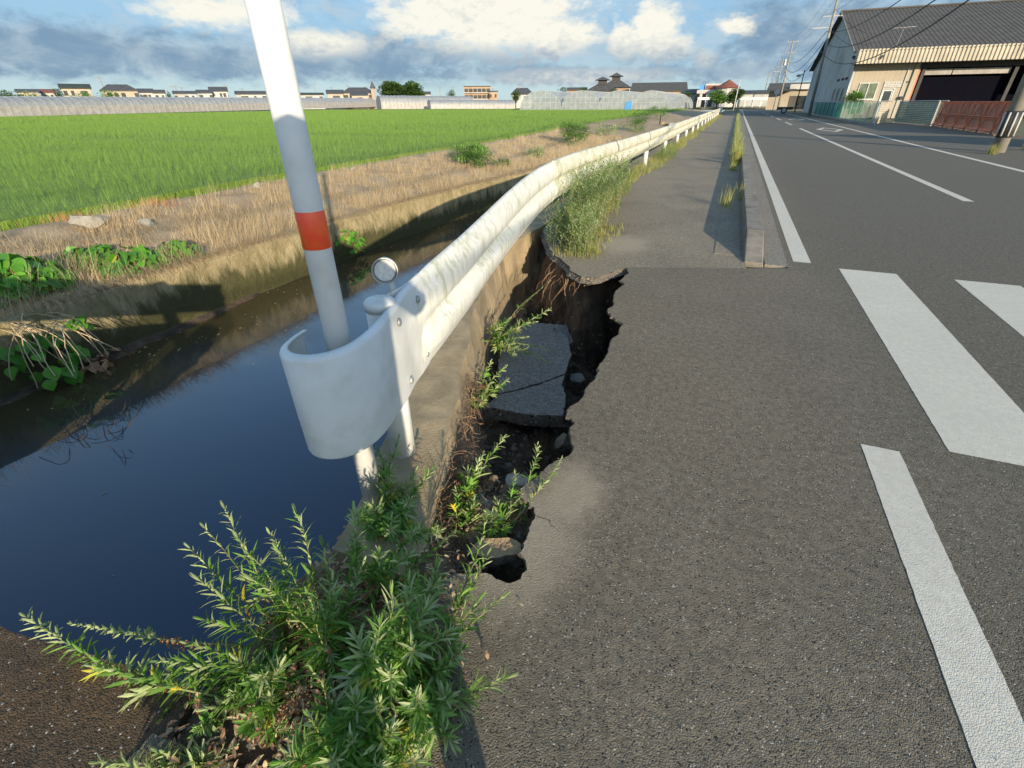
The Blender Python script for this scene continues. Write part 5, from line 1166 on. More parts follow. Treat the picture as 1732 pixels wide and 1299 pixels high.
for k in range(5): pb(L * (.04 + k * .22), L * (.04 + k * .22) + .7, -.1, .5, -.2, zm - .003, 'housewhite', 'column')
for k in range(4): pb(L * (.13 + k * .22), L * (.13 + k * .22) + 1.1, 1.94, 1.99, .3, zm - .6, 'glass', 'window')
for k in range(4): pb(L * (.24 + k * .15), L * (.24 + k * .15) + .9, 2.42, 2.49, zm + 1.1, zt - 1.7, 'glass', 'window')
cc = atR(1231, 150, Rw - 2); MB().lathe([(3.4, hz(1231, 149, Rw)), (.1, hz(1231, 135, Rw))], 12, (cc.x, cc.y, 0)).build('cone_roof', M['roofred'], wb); MB().lathe([(2.8, 0), (2.8, hz(1231, 149, Rw) - .02)], 12, (cc.x, cc.y, 0)).build('round_wall', M['housewhite'], wb)
house('long low warehouse with a dark blue roof at the end of the road', 1252, 1302, 158, 153, 210, 'wallgrey', 'rooftile', windows=0, cat='warehouse')
def tree(label, px, pyb, pyt, hw, Rr, seed, m='tree', n=2200, name='tree', kindleaf=.38, grp='trees on the horizon'):
    c = atR(px, pyb, Rr); c.z = 0; zt = hz(px, pyt, Rr); w_ = hw / F * Rr * 1.25; t = thing(name, c, label, 'tree', grp); rr = random.Random(seed); C = Vector(c)
    tr = MB(); h = zt
    lobs = []
    for k in range(11):
        a = rr.uniform(0, 6.28); r0 = rr.uniform(0, .62) * w_; lobs.append((Vector((math.cos(a) * r0, math.sin(a) * r0, h * rr.uniform(.42, .80))), rr.uniform(.28, .42)))
    lobs.append((Vector((0, 0, h * .82)), .32))
    tr.tube([C, C + Vector((.05 * w_, 0, h * .25)), C + Vector((0, .03, h * .55)), C + Vector((0, 0, h * .8))], [h * .035 + .05, h * .026 + .03, h * .015, .02], 8)
    for l, s in lobs: tr.tube([C + Vector((0, 0, h * .22)), C + Vector((l.x * .5, l.y * .5, l.z * .7)), C + l], [h * .016, h * .010, .02], 5, False)
    tr.build('trunk', M['bark'], t); mb = MB()
    for _ in range(n):
        l, s = rr.choice(lobs); v = Vector((rr.gauss(0, 1), rr.gauss(0, 1), rr.gauss(0, 1))).normalized(); q = (rr.random() ** .35) * s
        p = C + l + Vector((v.x * w_ * q * 1.2, v.y * w_ * q * 1.2, v.z * h * .42 * q)); p.z = max(p.z, .1)
        leaf(mb, p, v + Vector((rr.uniform(-.4, .4), rr.uniform(-.4, .4), .2)), (rr.uniform(-.5, .5), rr.uniform(-.5, .5), 1), kindleaf * rr.uniform(.6, 1.2), kindleaf * .6, .3, 0, 2)
    mb.build('crown', M[m], t)['kind'] = 'stuff'; return t
tree('left of the two big round trees on the horizon', 659, 161, 136, 19, 235, 1, kindleaf=.75, n=5200); tree('right and wider of the two big round trees on the horizon', 698, 161, 136, 19, 230, 2, kindleaf=.75, n=5600)
tree('small dark round tree left of the apartment block', 764, 160, 150, 8, 225, 3, n=700)
tree('dark tree at the left side of the temple like farmhouse', 872, 166, 151, 8, 185, 4, n=800); tree('dark round tree between farmhouse and pyramid roofs', 952, 156, 146, 8, 195, 5, n=800)
tree('small green tree before the dark pyramid roofs', 987, 156, 145, 6, 180, 6, n=600); tree('small tree at the right foot of the pyramid roofs', 1037, 156, 145, 7, 182, 7, n=600)
tree('broad green tree before the white building', 1212, 176, 152, 13, 140, 8, m='bush', n=2400); tree('dark green tree right of the white building', 1240, 176, 148, 15, 145, 9, n=2400)
tree('low dark tree at the left end of the horizon', 8, 160, 150, 14, 205, 10, n=1200); tree('bushy tree left of the cream house', 98, 160, 147, 6, 205, 11, n=700); tree('wide low hedge tree at the far left', 40, 160, 152, 26, 208, 12, m='bush', n=1500)
tree('tree partly in front of the big hipped farmhouse', 185, 161, 151, 12, 200, 13, m='bush', n=1000); tree('low tree under the cream house', 140, 161, 154, 14, 200, 14, m='bush', n=900); tree('small tree right of the white cottage', 286, 161, 153, 4, 220, 15, n=400)
tree('dark shrub standing alone in the field before the pale greenhouse', 703, 172, 165, 8, 170, 16, n=600)
tree('dark tree between grey hall and white building', 1162, 160, 151, 8, 165, 17, n=600); tree('green treetop behind the low tan building', 1010, 152, 147, 6, 198, 18, n=400)
# far hedge line and distant hills
mb = MB(); rr = random.Random(3)
for _ in range(9000):
    px = rr.uniform(-300, 2100); Rr = rr.uniform(255, 300); p = atR(px, 165, Rr); q = abs(math.sin(px * .021) + math.sin(px * .057 + 1)) * .8 + .6
    z = rr.random() * q * 1.6 + .3; leaf(mb, (p.x, p.y, z), (rr.uniform(-1, 1), rr.uniform(-1, 1), rr.uniform(-.2, .8)), (0, 0, 1), rr.uniform(.6, 1.3), .8, .3, 0, 1)
tag(mb.build('distant_hedge', M['tree']), kind='stuff')
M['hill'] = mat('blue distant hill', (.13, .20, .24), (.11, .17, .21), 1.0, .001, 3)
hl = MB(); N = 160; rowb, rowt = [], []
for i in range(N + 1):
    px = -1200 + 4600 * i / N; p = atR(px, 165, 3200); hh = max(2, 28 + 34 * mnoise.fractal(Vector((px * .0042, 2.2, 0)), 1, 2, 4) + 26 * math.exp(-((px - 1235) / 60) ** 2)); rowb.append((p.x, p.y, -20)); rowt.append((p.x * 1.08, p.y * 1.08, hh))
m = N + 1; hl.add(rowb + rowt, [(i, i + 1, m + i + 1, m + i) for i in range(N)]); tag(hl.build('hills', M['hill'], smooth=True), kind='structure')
# small far utility poles
def farpole(px, pyt, Rr, lean=0, lab='', arm=True):
    c = atR(px, 165, Rr); z = hz(px, pyt, Rr); t = thing('utility_pole', (c.x, c.y, 0), lab, 'utility pole', 'utility poles on the horizon'); d = ray(px, 165).cross(Vector((0, 0, 1))).normalized()
    top = Vector((c.x, c.y, z)) + d * lean; MB().tube([(c.x, c.y, -.2), tuple(top)], [.17, .12], 7).build('pole', M['poleconc'], t, smooth=True)
    if arm: MB().tube([tuple(top - d * 1.1 - Vector((0, 0, .5))), tuple(top + d * 1.1 - Vector((0, 0, .5)))], .07, 5).build('crossarm', M['galv'], t)
for px, pyt, Rr, le, lb in ((186, 129, 240, -1.0, 'leaning utility pole above the big hipped farmhouse'), (296, 144, 250, .3, 'left of the pair of poles behind the leaning roofline'), (301, 144, 262, .3, 'right of the pair of poles behind the leaning roofline'),
        (311, 146, 255, .2, 'short single pole right of the pole pair'), (389, 143, 260, -.8, 'pole right of the round topped house'), (413, 148, 255, 0, 'left pole over the flat shed'), (500, 145, 255, 0, 'first pole right of the marker pole'), (535, 140, 270, 0, 'tallest thin pole right of the marker pole'),
        (563, 146, 250, 0, 'pole above the pale gabled house'), (591, 144, 260, 0, 'pole over the hipped hall'), (621, 145, 262, 0, 'pole beside the belfry'), (745, 146, 255, 0, 'pole right of the big trees'), (768, 145, 260, 0, 'pole left of the apartment block'), (834, 146, 255, 0, 'pole at the right corner of the apartment block'), (878, 144, 200, 0, 'pole over the temple like farmhouse')):
    farpole(px, pyt, Rr, le, lb)
# crossing guardrail at the end of the road, far field stakes
t = thing('guardrail', (atR(1180, 172, 150).x, atR(1180, 172, 150).y, 0), 'low white guardrail crossing the view at the far end of the road', 'guardrail')
for k in range(9):
    px0, px1 = 1180 + k * 13.5, 1180 + (k + 1) * 13.5; A, B = atR(px0, 169, 150), atR(px1, 169, 150); A1, B1 = atR(px0, 164.5, 150), atR(px1, 164.5, 150)
    dn = Vector((0, .08, 0)); MB().add([tuple(A), tuple(B), tuple(B1), tuple(A1), tuple(A + dn), tuple(B + dn), tuple(B1 + dn), tuple(A1 + dn)], [(0, 1, 2, 3), (4, 7, 6, 5), (3, 2, 6, 7), (0, 4, 5, 1)]).build('beam', M['white'], t)
    MB().box(A.x - .08, A.y + .1, -.1, A.x + .08, A.y + .25, A1.z - .1).build('post', M['white'], t)
tag(MB().box(atR(1178, 172, 148).x, 148, -.1, 11.5, 162, .25).build('embankment', M['land']), kind='structure')
for k, (px, py) in enumerate(((672, 181), (740, 181), (813, 181))):
    p = at(px, py, .3); tag(MB().tube([(p.x, p.y, -.05), (p.x, p.y, .95)], .06, 6).build('field_stake', M['white']), ('left', 'middle', 'right')[k] + ' of the three short white stakes in the far paddy', 'stake', 'white stakes in the far paddy')

# ------------------------------------------------------------------ utility poles with wires along the road
rp = [(8.06, 21.5, 10.6, -.035), (7.80, 70, 11.0, -.035)]
for px, Rr in ((1319, 118), (1309, 165), (1300, 205), (1291, 235)):
    p = atR(px, 170, Rr); rp.append((p.x, p.y, 11.2, -.02))
labs = ['nearest concrete utility pole with a striped guard sleeve at the right edge', 'tall concrete utility pole before the grey gable of the warehouse', 'third utility pole along the road, crossarm and lamp, past the warehouse', 'fourth utility pole along the road', 'fifth utility pole, thin in the distance', 'farthest utility pole at the road end']
tops = []
for i, (x, y, h, ln) in enumerate(rp):
    t = thing('utility_pole', (x, y, 0), labs[i], 'utility pole', 'utility poles along the road'); r0 = .19 if i == 0 else .17
    MB().tube([(x, y, -.1), (x + ln * h, y, h)], [r0, r0 * .62], 18).build('pole', M['poleconc'], t, smooth=True)
    xt = x + ln * h
    for k, zz in enumerate((h - .35, h - 1.9)):
        MB().box(xt - .9, y - .05, zz - .05, xt + .9, y + .05, zz + .05).build('crossarm', M['galv'], t)
    for u in (-.8, 0, .8): MB().lathe([(.05, 0), (.07, .05), (.04, .1), (.07, .14), (.02, .2)], 8, (xt + u, y, h - .3)).build('insulator', M['housewhite'], t)
    if i in (1, 3): MB().box(xt - 1.6, y - .06, h - 2.9, xt - .1, y + .06, h - 2.82).build('lamp_arm', M['housewhite'], t)
    if i == 2: MB().tube([(xt - .5, y, h - 3.9), (xt - .5, y, h - 3.0)], .24, 12).build('transformer', M['galv'], t)
    tops.append((xt, y, h, ln))
# striped guard sleeve on the nearest pole
np_ = [o for o in bpy.data.objects if o.get('label') == labs[0]][0]
sl_ = MB(); Mx = lambda z: (8.06 - .035 * z)
sl_.tube([(Mx(.42), 21.5, .42), (Mx(1.15), 21.5, 1.15)], .205, 24).build('guard_sleeve', M['dark'], np_, smooth=True)
for k in range(8):
    a = 2 * math.pi * k / 8; sx, sy = math.cos(a) * .212, math.sin(a) * .212
    MB().tube([(Mx(.46) + sx, 21.5 + sy, .46), (Mx(1.11) + sx, 21.5 + sy, 1.11)], .028, 6).build('guard_strip', M['housewhite'], np_, smooth=True)
def wire(label, offs, dz, sag, r=.014, side=0):
    t = MB(); pts = []
    P0 = [(tops[0][0] - offs * 0 + offs, -25, tops[0][2] + dz)] + [(a - offs * 0 + offs, b, c + dz) for a, b, c, d in tops]
    for A, B in zip(P0[:-1], P0[1:]):
        A, B = Vector(A), Vector(B); n = 14
        for i in range(n): f = i / n; q = A.lerp(B, f); q.z -= sag * 4 * f * (1 - f); pts.append(q)
    pts.append(Vector(P0[-1])); t.tube(pts, r, 5, False); tag(t.build('overhead_wire', M['wire']), label, 'wire', 'overhead wires along the road')
wire('topmost overhead wire on the road side of the poles', -.8, -.12, .9, .011); wire('topmost overhead wire in the middle of the crossarms', 0, -.12, .95, .011); wire('topmost overhead wire on the warehouse side', .8, -.12, 1.0, .011)
wire('middle overhead wire on the road side, thin', -.85, -1.8, 1.0, .010); wire('middle overhead wire on the warehouse side, thin', .85, -1.8, 1.1, .010)
wire('thick overhead cable on the road side of the poles', -.2, -3.2, 1.3, .026); wire('thick sagging telephone cable below the others', -.2, -4.1, 1.7, .030); wire('lowest thick cable with the deepest sag', -.18, -4.9, 2.1, .030)
for (dz0, yb, zb, lb) in ((-1.2, 66, 7.2, 'service wire running down from the second pole to the warehouse roof'), (-3.0, 63, 5.6, 'lower service wire from the second pole to the warehouse eave')):
    A = Vector((tops[1][0], 70, tops[1][2] + dz0)); B = Vector((10.2, yb, zb)); MB_ = MB(); MB_.tube([A.lerp(B, i / 8) - Vector((0, 0, .3 * 4 * (i / 8) * (1 - i / 8))) for i in range(9)], .014, 5, False); tag(MB_.build('service_wire', M['wire']), lb, 'wire')
# street light and mirror past the warehouse, light pole at the road end
c = atR(1349, 170, 92); t = thing('street_lamp', (c.x, c.y, 0), 'dark street lamp post with a round head just left of the warehouse gable', 'street lamp'); zt = hz(1364, 118, 92)
MB().tube([(c.x, c.y, 0), (c.x - .12, c.y, zt)], [.08, .06], 8).build('post', M['dark'], t, smooth=True); MB().lathe([(.05, -.15), (.32, -.05), (.30, .05), (.05, .16)], 12, (c.x - .75, c.y, zt - .7)).build('lamp_head', M['galv'], t, smooth=True); MB().tube([(c.x - .1, c.y, zt - .5), (c.x - .75, c.y, zt - .6)], .04, 6).build('arm', M['dark'], t)
c = atR(1311, 170, 100); t = thing('traffic_mirror', (c.x, c.y, 0), 'round traffic mirror on a white post between the far poles', 'traffic mirror'); MB().tube([(c.x, c.y, 0), (c.x, c.y, 2.6)], .06, 8).build('post', M['white'], t, smooth=True)
MB().lathe([(.05, -.08), (.42, -.05), (.42, .02), (.38, .03)], 18, (0, 0, 0), Matrix.Translation((c.x, c.y - .1, 2.75)) @ Matrix.Rotation(R(90), 4, 'X')).build('mirror', M['housewhite'], t, smooth=True)
c = atR(1243, 172, 120); t = thing('light_pole', (c.x, c.y, 0), 'slim pale light pole in front of the green trees at the road end', 'light pole'); zt = hz(1249, 135, 120)
MB().tube([(c.x, c.y, 0), (c.x + .15, c.y, zt)], [.11, .08], 8).build('post', M['housewhite'], t, smooth=True); MB().box(c.x - .7, c.y - .08, zt - .12, c.x + .1, c.y + .08, zt).build('lamp_head', M['galv'], t)
# culvert headwall and pipe on the canal bank
p = bankpt(1152, 200); t = thing('culvert_headwall', (-3.9, 46, -.8), 'dark concrete culvert headwall with a pipe stub where the bank ends', 'headwall')
MB().box(-5.6, 46, -1.4, -2.45, 46.5, .02).build('wall', M['conctop'], t, bevel=.03); MB().tube([(-4.9, 45.2, -.12), (-4.6, 46.2, -.1)], .16, 12).build('pipe', M['poleconc'], t, smooth=True); MB().tube([(-5.7, 45.6, -.1), (-5.7, 45.6, .55)], .05, 6).build('stake', M['dark'], t)

# ------------------------------------------------------------------ the warehouse
X0, YF, YB, XE, ZE, ZR = 9.45, 61, 94, 46, 5.35, 10.15; YR = (YF + YB) / 2
wh = thing('warehouse', (X0, YF, 0), 'big grey gabled warehouse with a tan corrugated canopy, office front and dark loading bay', 'warehouse')
def wbx(x0, y0, z0, x1, y1, z1, m, nm, par=wh, bevel=0): return MB().box(x0, y0, z0, x1, y1, z1).build(nm, M[m] if isinstance(m, str) else m, par, bevel=bevel)
MB().add([(X0, YF, 0), (X0, YB, 0), (X0, YB, ZE), (X0, YR, ZR), (X0, YF, ZE), (X0 + .2, YF, 0), (X0 + .2, YB, 0), (X0 + .2, YB, ZE), (X0 + .2, YR, ZR), (X0 + .2, YF, ZE)], [(0, 1, 2, 3, 4), (9, 8, 7, 6, 5), (0, 4, 9, 5), (1, 6, 7, 2)]).build('gable_wall', M['wallgrey'], wh)
for j in range(16):      # standing seams of the gable siding
    y = YF + 1 + j * 2.0; zt = ZE + (ZR - ZE) * (1 - abs(y - YR) / (YR - YF)); wbx(X0 - .010, y - .02, .1, X0 - .001, y + .02, zt - .2, 'wallgrey', 'seam')
# roof with ribs
r = MB(); o = .45
for sgn, ya, za in ((1, YF - .35, ZE - .08), (-1, YB + .35, ZE - .08)):
    r.add([(X0 - o, ya, za), (XE, ya, za), (XE, YR, ZR), (X0 - o, YR, ZR), (X0 - o, ya, za + .12), (XE, ya, za + .12), (XE, YR, ZR + .12), (X0 - o, YR, ZR + .12)], [(4, 5, 6, 7), (0, 3, 2, 1), (0, 4, 7, 3), (0, 1, 5, 4), (1, 2, 6, 5)])
rf = r.build('roof', M['roofgrey'], wh)
rb = MB(); x = X0 - o + .05
while x < XE: rb.add([(x - .03, YF - .35, ZE + .04), (x, YF - .35, ZE + .064), (x + .03, YF - .35, ZE + .04), (x - .03, YR, ZR + .12), (x, YR, ZR + .144), (x + .03, YR, ZR + .12)], [(0, 3, 4, 1), (1, 4, 5, 2), (0, 1, 2)]); x += .36
rb.build('roof_ribs', M['roofgrey'], rf)['kind'] = 'stuff'
MB().tube([(X0 - o - .03, YF - .4, ZE - .02), (X0 - o - .03, YR, ZR + .06)], .09, 6).build('verge_trim', M['poleconc'], rf); MB().tube([(X0 - o - .03, YB + .4, ZE - .02), (X0 - o - .03, YR, ZR + .06)], .09, 6).build('verge_trim', M['dark'], rf)
MB().box(X0 - .5, YR - .2, ZR + .10, XE, YR + .2, ZR + .24).build('ridge_cap', M['roofgrey'], rf)
# canopy fascia with corrugation
cn = MB(); pts = []; x = 9.15
while x < 40: pts += [(x, 59.42), (x + .07, 59.34), (x + .15, 59.34), (x + .22, 59.42)]; x += .29
n_ = len(pts); cn.add([(a, b, 4.33) for a, b in pts] + [(a, b + .12, 5.42) for a, b in pts], [(i, i + 1, n_ + i + 1, n_ + i) for i in range(n_ - 1)])
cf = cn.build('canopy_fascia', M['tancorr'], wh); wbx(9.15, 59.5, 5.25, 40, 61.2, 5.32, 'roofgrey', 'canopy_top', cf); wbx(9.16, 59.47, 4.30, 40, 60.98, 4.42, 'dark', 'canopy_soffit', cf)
MB().add([(9.14, 59.42, 4.33), (9.14, 61, 4.33), (9.14, 61, 5.42), (9.14, 59.54, 5.42)], [(0, 1, 2, 3)]).build('canopy_end', M['tancorr'], cf)
MB().tube([(9.0, 60.2, 4.9), (9.5, 61.1, 4.75)], .13, 8).build('gutter_elbow', M['dark'], wh); MB().tube([(9.42, 60.85, 4.4), (9.42, 60.85, 0)], .06, 8).build('downpipe', M['galv'], wh, smooth=True)
for k, (a, z) in enumerate(((11.1, 4.75), (11.0, 4.62))): MB().lathe([(.02, -.02), (.10, 0), (.02, .03)], 10, (0, 0, 0), Matrix.Translation((a, 59.33, z + .1)) @ Matrix.Rotation(R(90), 4, 'X')).build('stain_disc', M['dark'], cf)
# office front
XO = 14.5
n_ = 12
for k in range(n_):
    a0, a1 = X0 + .21 + (XO - X0 - .21) * k / n_, X0 + .21 + (XO - X0 - .21) * (k + 1) / n_; wbx(a0 + .003, YF - .02, 0, a1 - .003, YF + .13, 4.30, 'wallcream', 'siding_panel')
wbx(XO - .30, YF - .16, 0, XO + .05, YF + .2, 4.3, 'wallcream', 'corner_pilaster'); wbx(XO - .78, YF - .10, 0, XO - .70, YF - .02, 4.3, 'galv', 'downpipe')
def win(cx, z0, z1, w_, nm='window', g='glassg', par=wh):
    f = MB(); y = YF - .10; q = .06
    f.box(cx - w_ / 2, y, z0, cx + w_ / 2, y + .07, z0 + q).box(cx - w_ / 2, y, z1 - q, cx + w_ / 2, y + .07, z1).box(cx - w_ / 2, y, z0 + q, cx - w_ / 2 + q, y + .07, z1 - q).box(cx + w_ / 2 - q, y, z0 + q, cx + w_ / 2, y + .07, z1 - q)
    o = f.build('frame' if nm == 'window' else nm, M['alu'], par); return o
wo_ = MB().box(10.35, YF - .05, 1.62, 11.75, YF - .022, 2.84).build('window', M['glassg'], wh)
win(11.05, 1.56, 2.90, 1.5, par=wo_); MB().box(11.02, YF - .11, 1.62, 11.09, YF - .051, 2.84).build('mullion', M['alu'], wo_); MB().box(10.3, YF - .13, 1.50, 11.8, YF - .03, 1.555).build('sill', M['alu'], wo_)
dr = MB().box(12.35, YF - .06, .12, 13.15, YF - .022, 2.32).build('door', M['alu'], wh); MB().box(12.45, YF - .075, 1.15, 13.05, YF - .062, 2.22).build('pane', M['glass'], dr); MB().box(12.27, YF - .10, .1, 12.345, YF - .02, 2.40).build('jamb', M['alu'], dr); MB().box(13.155, YF - .10, .1, 13.23, YF - .02, 2.40).build('jamb', M['alu'], dr); MB().box(12.27, YF - .10, 2.405, 13.23, YF - .02, 2.47).build('lintel', M['alu'], dr)
MB().box(12.1, YF - .7, 0, 13.4, YF - .12, .11).build('door_step', M['poleconc'], dr); MB().lathe([(.03, 0), (.03, .05)], 8, (12.45, YF - .11, 1.05)).build('handle', M['galv'], dr)
sg = MB().box(12.25, YF - .09, 2.52, 13.62, YF - .025, 2.96).build('name_board', M['housewhite'], wh)
M['ink'] = mat('faded sign lettering', (.20, .19, .15), rough=.9)
rr = random.Random(4)
for row, (z, cnt, x0_, sz) in enumerate(((2.82, 6, 12.42, .085), (2.63, 5, 12.50, .07))):      # two rows of small weathered characters, unreadable in the photograph
    for k in range(cnt):
        g_ = MB(); cx = x0_ + k * .19 + (.06 if row == 0 and k > 0 else 0)
        for q in range(3): g_.box(cx, YF - .098, z - sz / 2 + q * sz * .45, cx + sz * rr.uniform(.7, 1.1), YF - .091, z - sz / 2 + q * sz * .45 + .012)
        g_.box(cx + sz * rr.uniform(.2, .7), YF - .0985, z - sz * .55, cx + sz * .8, YF - .0905, z + sz * .5) if k % 2 else g_.box(cx, YF - .0985, z - sz * .5, cx + .014, YF - .0905, z + sz * .5)
        g_.build('character', M['ink'], sg)
MB().box(13.78, YF - .28, 1.55, 14.1, YF - .03, 1.78).build('wall_box', M['dark'], wh); MB().lathe([(.05, -.03), (.05, .06)], 10, (14.0, YF - .08, 2.9)).build('wall_light', M['dark'], wh)
# loading bay
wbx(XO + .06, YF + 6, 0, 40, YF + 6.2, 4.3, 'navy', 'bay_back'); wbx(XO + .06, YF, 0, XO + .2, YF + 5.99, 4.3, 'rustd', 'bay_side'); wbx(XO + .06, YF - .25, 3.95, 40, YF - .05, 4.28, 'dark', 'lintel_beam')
wbx(XO + .25, YF + .5, 1.2, 21.2, YF + .62, 3.25, 'navy', 'bay_dark_sheet')  # added dark sheet, stands in for the shaded depth of the bay
for a0, a1 in ((XO + .6, 17.1), (17.18, 21.2)): wbx(a0, YF + .2, 3.42, a1, YF + .24, 3.86, 'filmlow', 'pale_sky_pane')  # pale panels stand in for bright sky through the back opening
for a0 in (XO + .30, 21.35, 28.2): MB().add([(a0, YF - .1, 0), (a0 + .25, YF - .1, 0), (a0 + .25, YF + .1, 0), (a0, YF + .1, 0), (a0, YF - .1, 4.0), (a0 + .25, YF - .1, 4.0), (a0 + .25, YF + .1, 4.0), (a0, YF + .1, 4.0)], [(0, 1, 5, 4), (1, 2, 6, 5), (2, 3, 7, 6), (3, 0, 4, 7)]).build('bay_column', M['dark'], wh)
# gable details: windows and vents
for py_, yy_ in ((150, 65.5), (150, 68.2), (148, 63.0)):
    q = MB().box(X0 - .05, yy_, 1.25, X0 - .002, yy_ + .9, 2.55).build('window', M['glass'], wh); MB().box(X0 - .07, yy_ - .06, 1.18, X0 - .001, yy_ - .003, 2.62).build('frame', M['galv'], q)
for yy_ in (62.9, 63.5, 64.9, 65.6, 67.4, 68.2): MB().box(X0 - .10, yy_, 3.25, X0 - .002, yy_ + .22, 3.45).build('vent', M['dark'], wh)
# antenna on the canopy edge
t = thing('tv_antenna', (12.0, 59.6, 5.35), 'thin television antenna on the canopy of the warehouse', 'antenna'); MB().tube([(12, 60.2, 5.3), (12.15, 60.2, 6.9)], .02, 5).build('mast', M['galv'], t); MB().tube([(11.4, 60.2, 6.9), (13.0, 60.2, 6.95)], .02, 5).build('boom', M['housewhite'], t)
for k in range(6): MB().tube([(11.6 + k * .25, 59.95, 6.92), (11.6 + k * .25, 60.45, 6.92)], .012, 4).build('element', M['housewhite'], t)
# shrub, fence, sheet walls, gate
bush('round green shrub before the cream office wall above the green fence', (9.95, 58.6, .4), 1.4, 1.7, 1800, 21, name='shrub', cat='shrub', group=None, L=.2, W=.10)
def fencebay(a, b, m, par, zt=1.38):
    a, b = Vector((*a, 0)), Vector((*b, 0)); MB().add([(a.x, a.y, .12), (b.x, b.y, .12), (b.x, b.y, zt - .05), (a.x, a.y, zt - .05)], [(0, 1, 2, 3)]).build('netting', m, par); MB().tube([(a.x, a.y, 0), (a.x, a.y, zt)], .03, 6).build('post', M['alu'] if m == M['netpale'] else M['dark'], par); MB().tube([(a.x, a.y, zt), (b.x, b.y, zt)], .024, 5).build('rail', M['galv'], par)
fn = thing('fence', (9.1, 45, 0), 'green netting fence that runs from the office entrance along the warehouse gable', 'fence'); pts = [(9.02, 44.4), (8.98, 46.6), (8.95, 48.8), (8.93, 51), (8.92, 53.2), (8.92, 55.4), (8.93, 57.6), (8.95, 60.2), (8.97, 63), (9.0, 66), (9.02, 69), (9.05, 72), (9.08, 76), (9.1, 80)]
for i in range(len(pts) - 1): fencebay(pts[i], pts[i + 1], M['netpale'] if i < 6 else M['net'], fn)
tag(MB().box(8.80, 44.3, -.05, 8.96, 80, .12).build('fence_footing', M['poleconc']), 'low concrete footing strip under the green netting fence', 'footing')
def corr(label, a, b, mts, zt=1.42):
    a, b = Vector(a), Vector(b); t = thing('sheet_wall', (a.x, a.y, 0), label, 'sheet wall', 'corrugated sheet walls at the entrance'); d = (b - a); n = Vector((-d.y, d.x)).normalized() * .03
    for k in range(12):
        z0, z1 = .06 + k * (zt - .1) / 12, .06 + (k + 1) * (zt - .1) / 12; zm_ = (z0 + z1) / 2
        MB().add([(a.x, a.y, z0), (b.x, b.y, z0), (b.x + n.x, b.y + n.y, zm_), (a.x + n.x, a.y + n.y, zm_), (a.x, a.y, z1 - .006), (b.x, b.y, z1 - .006)], [(0, 1, 2, 3), (3, 2, 5, 4)]).build('sheet_rib', mts, t)
    MB().tube([(a.x, a.y, zt), (b.x, b.y, zt)], .03, 6).build('top_rail', M['galv'], t)
    for q in (a, b): MB().tube([(q.x, q.y, 0), (q.x, q.y, zt)], .045, 6).build('post', M['galv'], t)
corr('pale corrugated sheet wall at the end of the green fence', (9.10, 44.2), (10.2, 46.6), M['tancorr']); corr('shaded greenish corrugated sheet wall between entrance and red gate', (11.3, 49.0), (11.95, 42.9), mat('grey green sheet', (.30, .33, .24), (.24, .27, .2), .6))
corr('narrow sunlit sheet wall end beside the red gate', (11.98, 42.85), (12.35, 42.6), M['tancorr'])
gt = thing('gate', (11.9, 42.4, 0), 'rust red sliding steel gate with diagonal braces before the dark loading bay', 'gate'); A, B = Vector((11.95, 42.2)), Vector((11.62, 30.8)); gp = lambda f, z, o=0: (A.x + (B.x - A.x) * f - o, A.y + (B.y - A.y) * f, z)
for z, r0 in ((1.36, .035), (.72, .03), (.62, .02), (.12, .04)): MB().tube([gp(0, z), gp(1, z)], r0, 6).build('gate_rail', M['rust'], gt)
for k in range(13): MB().tube([gp(k / 12, .12 if k % 2 == 0 else 1.36), gp(min(1, (k + 1) / 12), 1.36 if k % 2 == 0 else .12)], .02, 5).build('brace', M['rust'], gt)
for k in range(7): MB().tube([gp(k / 6, .0), gp(k / 6, 1.36)], .028, 5).build('upright', M['rust'], gt)
for k in range(7): MB().lathe([(.09, -.03), (.09, .03)], 10, (0, 0, 0), Matrix.Translation(gp(k / 6, .09)) @ Matrix.Rotation(R(90), 4, 'Y')).build('wheel', M['dark'], gt); MB().tube([gp(k / 6, .12), gp(k / 6, .05, .5)], .02, 5).build('foot', M['rust'], gt)
for k in range(6): MB().add([gp(k / 6 + .003, .16, -.06), gp((k + 1) / 6 - .003, .16, -.06), gp((k + 1) / 6 - .003, 1.33, -.06), gp(k / 6 + .003, 1.33, -.06)], [(0, 1, 2, 3)]).build('gate_sheet', M['rustd'], gt)
MB().tube([gp(-.02, .0, .1), gp(1.05, .0, .1)], .02, 5).build('track', M['dark'], gt)
# mossy block at the right edge behind the nearest pole
bw = thing('concrete_block_wall', (9.9, 23.5, 0), 'stained grey green concrete wall behind the nearest utility pole', 'wall')
for j in range(4):
    for k in range(10): MB().box(10.1 + k * .62 + (j % 2) * .05, 23.5, .08 + j * .55, 10.1 + k * .62 + .612 + (j % 2) * .05, 23.75, .08 + j * .55 + .545).build('block', M['concmoss'] if False else M['poleconc'], bw, bevel=.006)
MB().box(9.95, 23.3, -.05, 16.6, 23.9, .075).build('footing', M['conctop'], bw)
ktuft('dry grass tuft at the foot of the concrete wall on the right', 9.2, 22.6, 150, .30, 9)
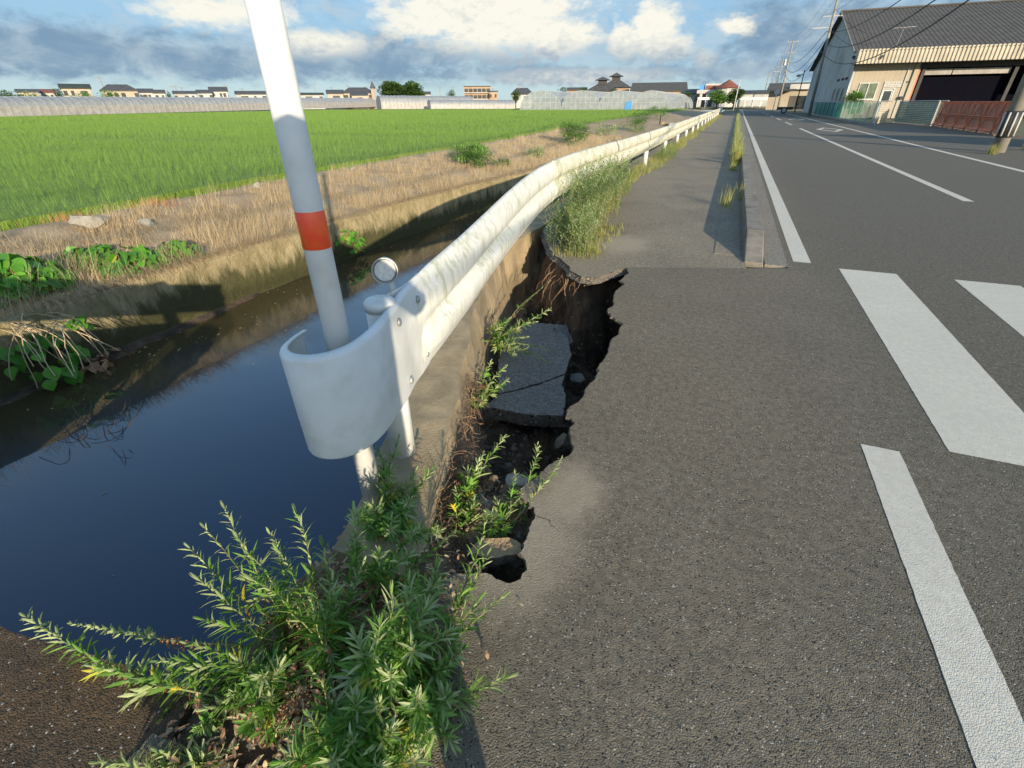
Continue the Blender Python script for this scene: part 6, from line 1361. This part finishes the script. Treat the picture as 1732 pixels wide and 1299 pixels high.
# low building beyond the warehouse
t, P, L, ze, zr = house('low cream workshop with a grey lean roof left of the warehouse', 1298, 1372, 150, 140, 125, 'wallcream', 'roofgrey', 'gable', depth=12, windows=0, cat='workshop', name='workshop')
for k, m_ in enumerate(('roofgrey', 'glass', 'roofgrey')):
    u = L * (.50 + .16 * k); MB().add([P(u, -.06, 0), P(u + 1.9, -.06, 0), P(u + 1.9, -.06, 2.4), P(u, -.06, 2.4)], [(0, 1, 2, 3)]).build('roller_door', M[m_], t)
MB().add([P(L * .45, -.9, ze - .15), P(L * .96, -.9, ze - .15), P(L * .96, -.9, ze + .75), P(L * .45, -.9, ze + .75), P(L * .45, -.7, ze - .15), P(L * .96, -.7, ze - .15), P(L * .96, -.7, ze + .75), P(L * .45, -.7, ze + .75)], [(0, 1, 2, 3), (3, 2, 6, 7), (0, 4, 5, 1), (0, 3, 7, 4), (1, 5, 6, 2)]).build('fascia', M['housewhite'], t)
MB().add([P(-.5, -3, ze - .4), P(L * .6, -3, ze - .4), P(L * .6, 0, ze - .05), P(-.5, 0, ze - .05), P(-.5, -3, ze - .3), P(L * .6, -3, ze - .3), P(L * .6, 0, ze + .05), P(-.5, 0, ze + .05)], [(0, 1, 5, 4), (4, 5, 6, 7), (0, 3, 2, 1)]).build('lean_roof', M['roofgreen'], t)
tag(MB().box(11.0, 104, 0, 12.2, 104.3, 4.2).build('lit_gable', M['housewhite']), 'narrow sunlit cream wall just left of the warehouse gable', 'wall')
bs = atR(1329, 178, 84); t = thing('handcart', (bs.x, bs.y, 0), 'small cart with one white rimmed tyre standing by the road past the poles', 'cart')
MB().box(bs.x - 1.0, bs.y - .4, .45, bs.x + 1.0, bs.y + .4, .8).build('tray', M['dark'], t, bevel=.03); MB().lathe([(.36, -.06), (.40, 0), (.36, .06)], 16, (0, 0, 0), Matrix.Translation((bs.x - .1, bs.y - .5, .4)) @ Matrix.Rotation(R(90), 4, 'X')).build('tyre', M['dark'], t); MB().lathe([(.26, -.03), (.24, .03)], 14, (0, 0, 0), Matrix.Translation((bs.x - .1, bs.y - .57, .4)) @ Matrix.Rotation(R(90), 4, 'X')).build('rim', M['housewhite'], t)
MB().tube([(bs.x + 1, bs.y, .7), (bs.x + 1.8, bs.y, .95)], .03, 5).build('handle', M['galv'], t)
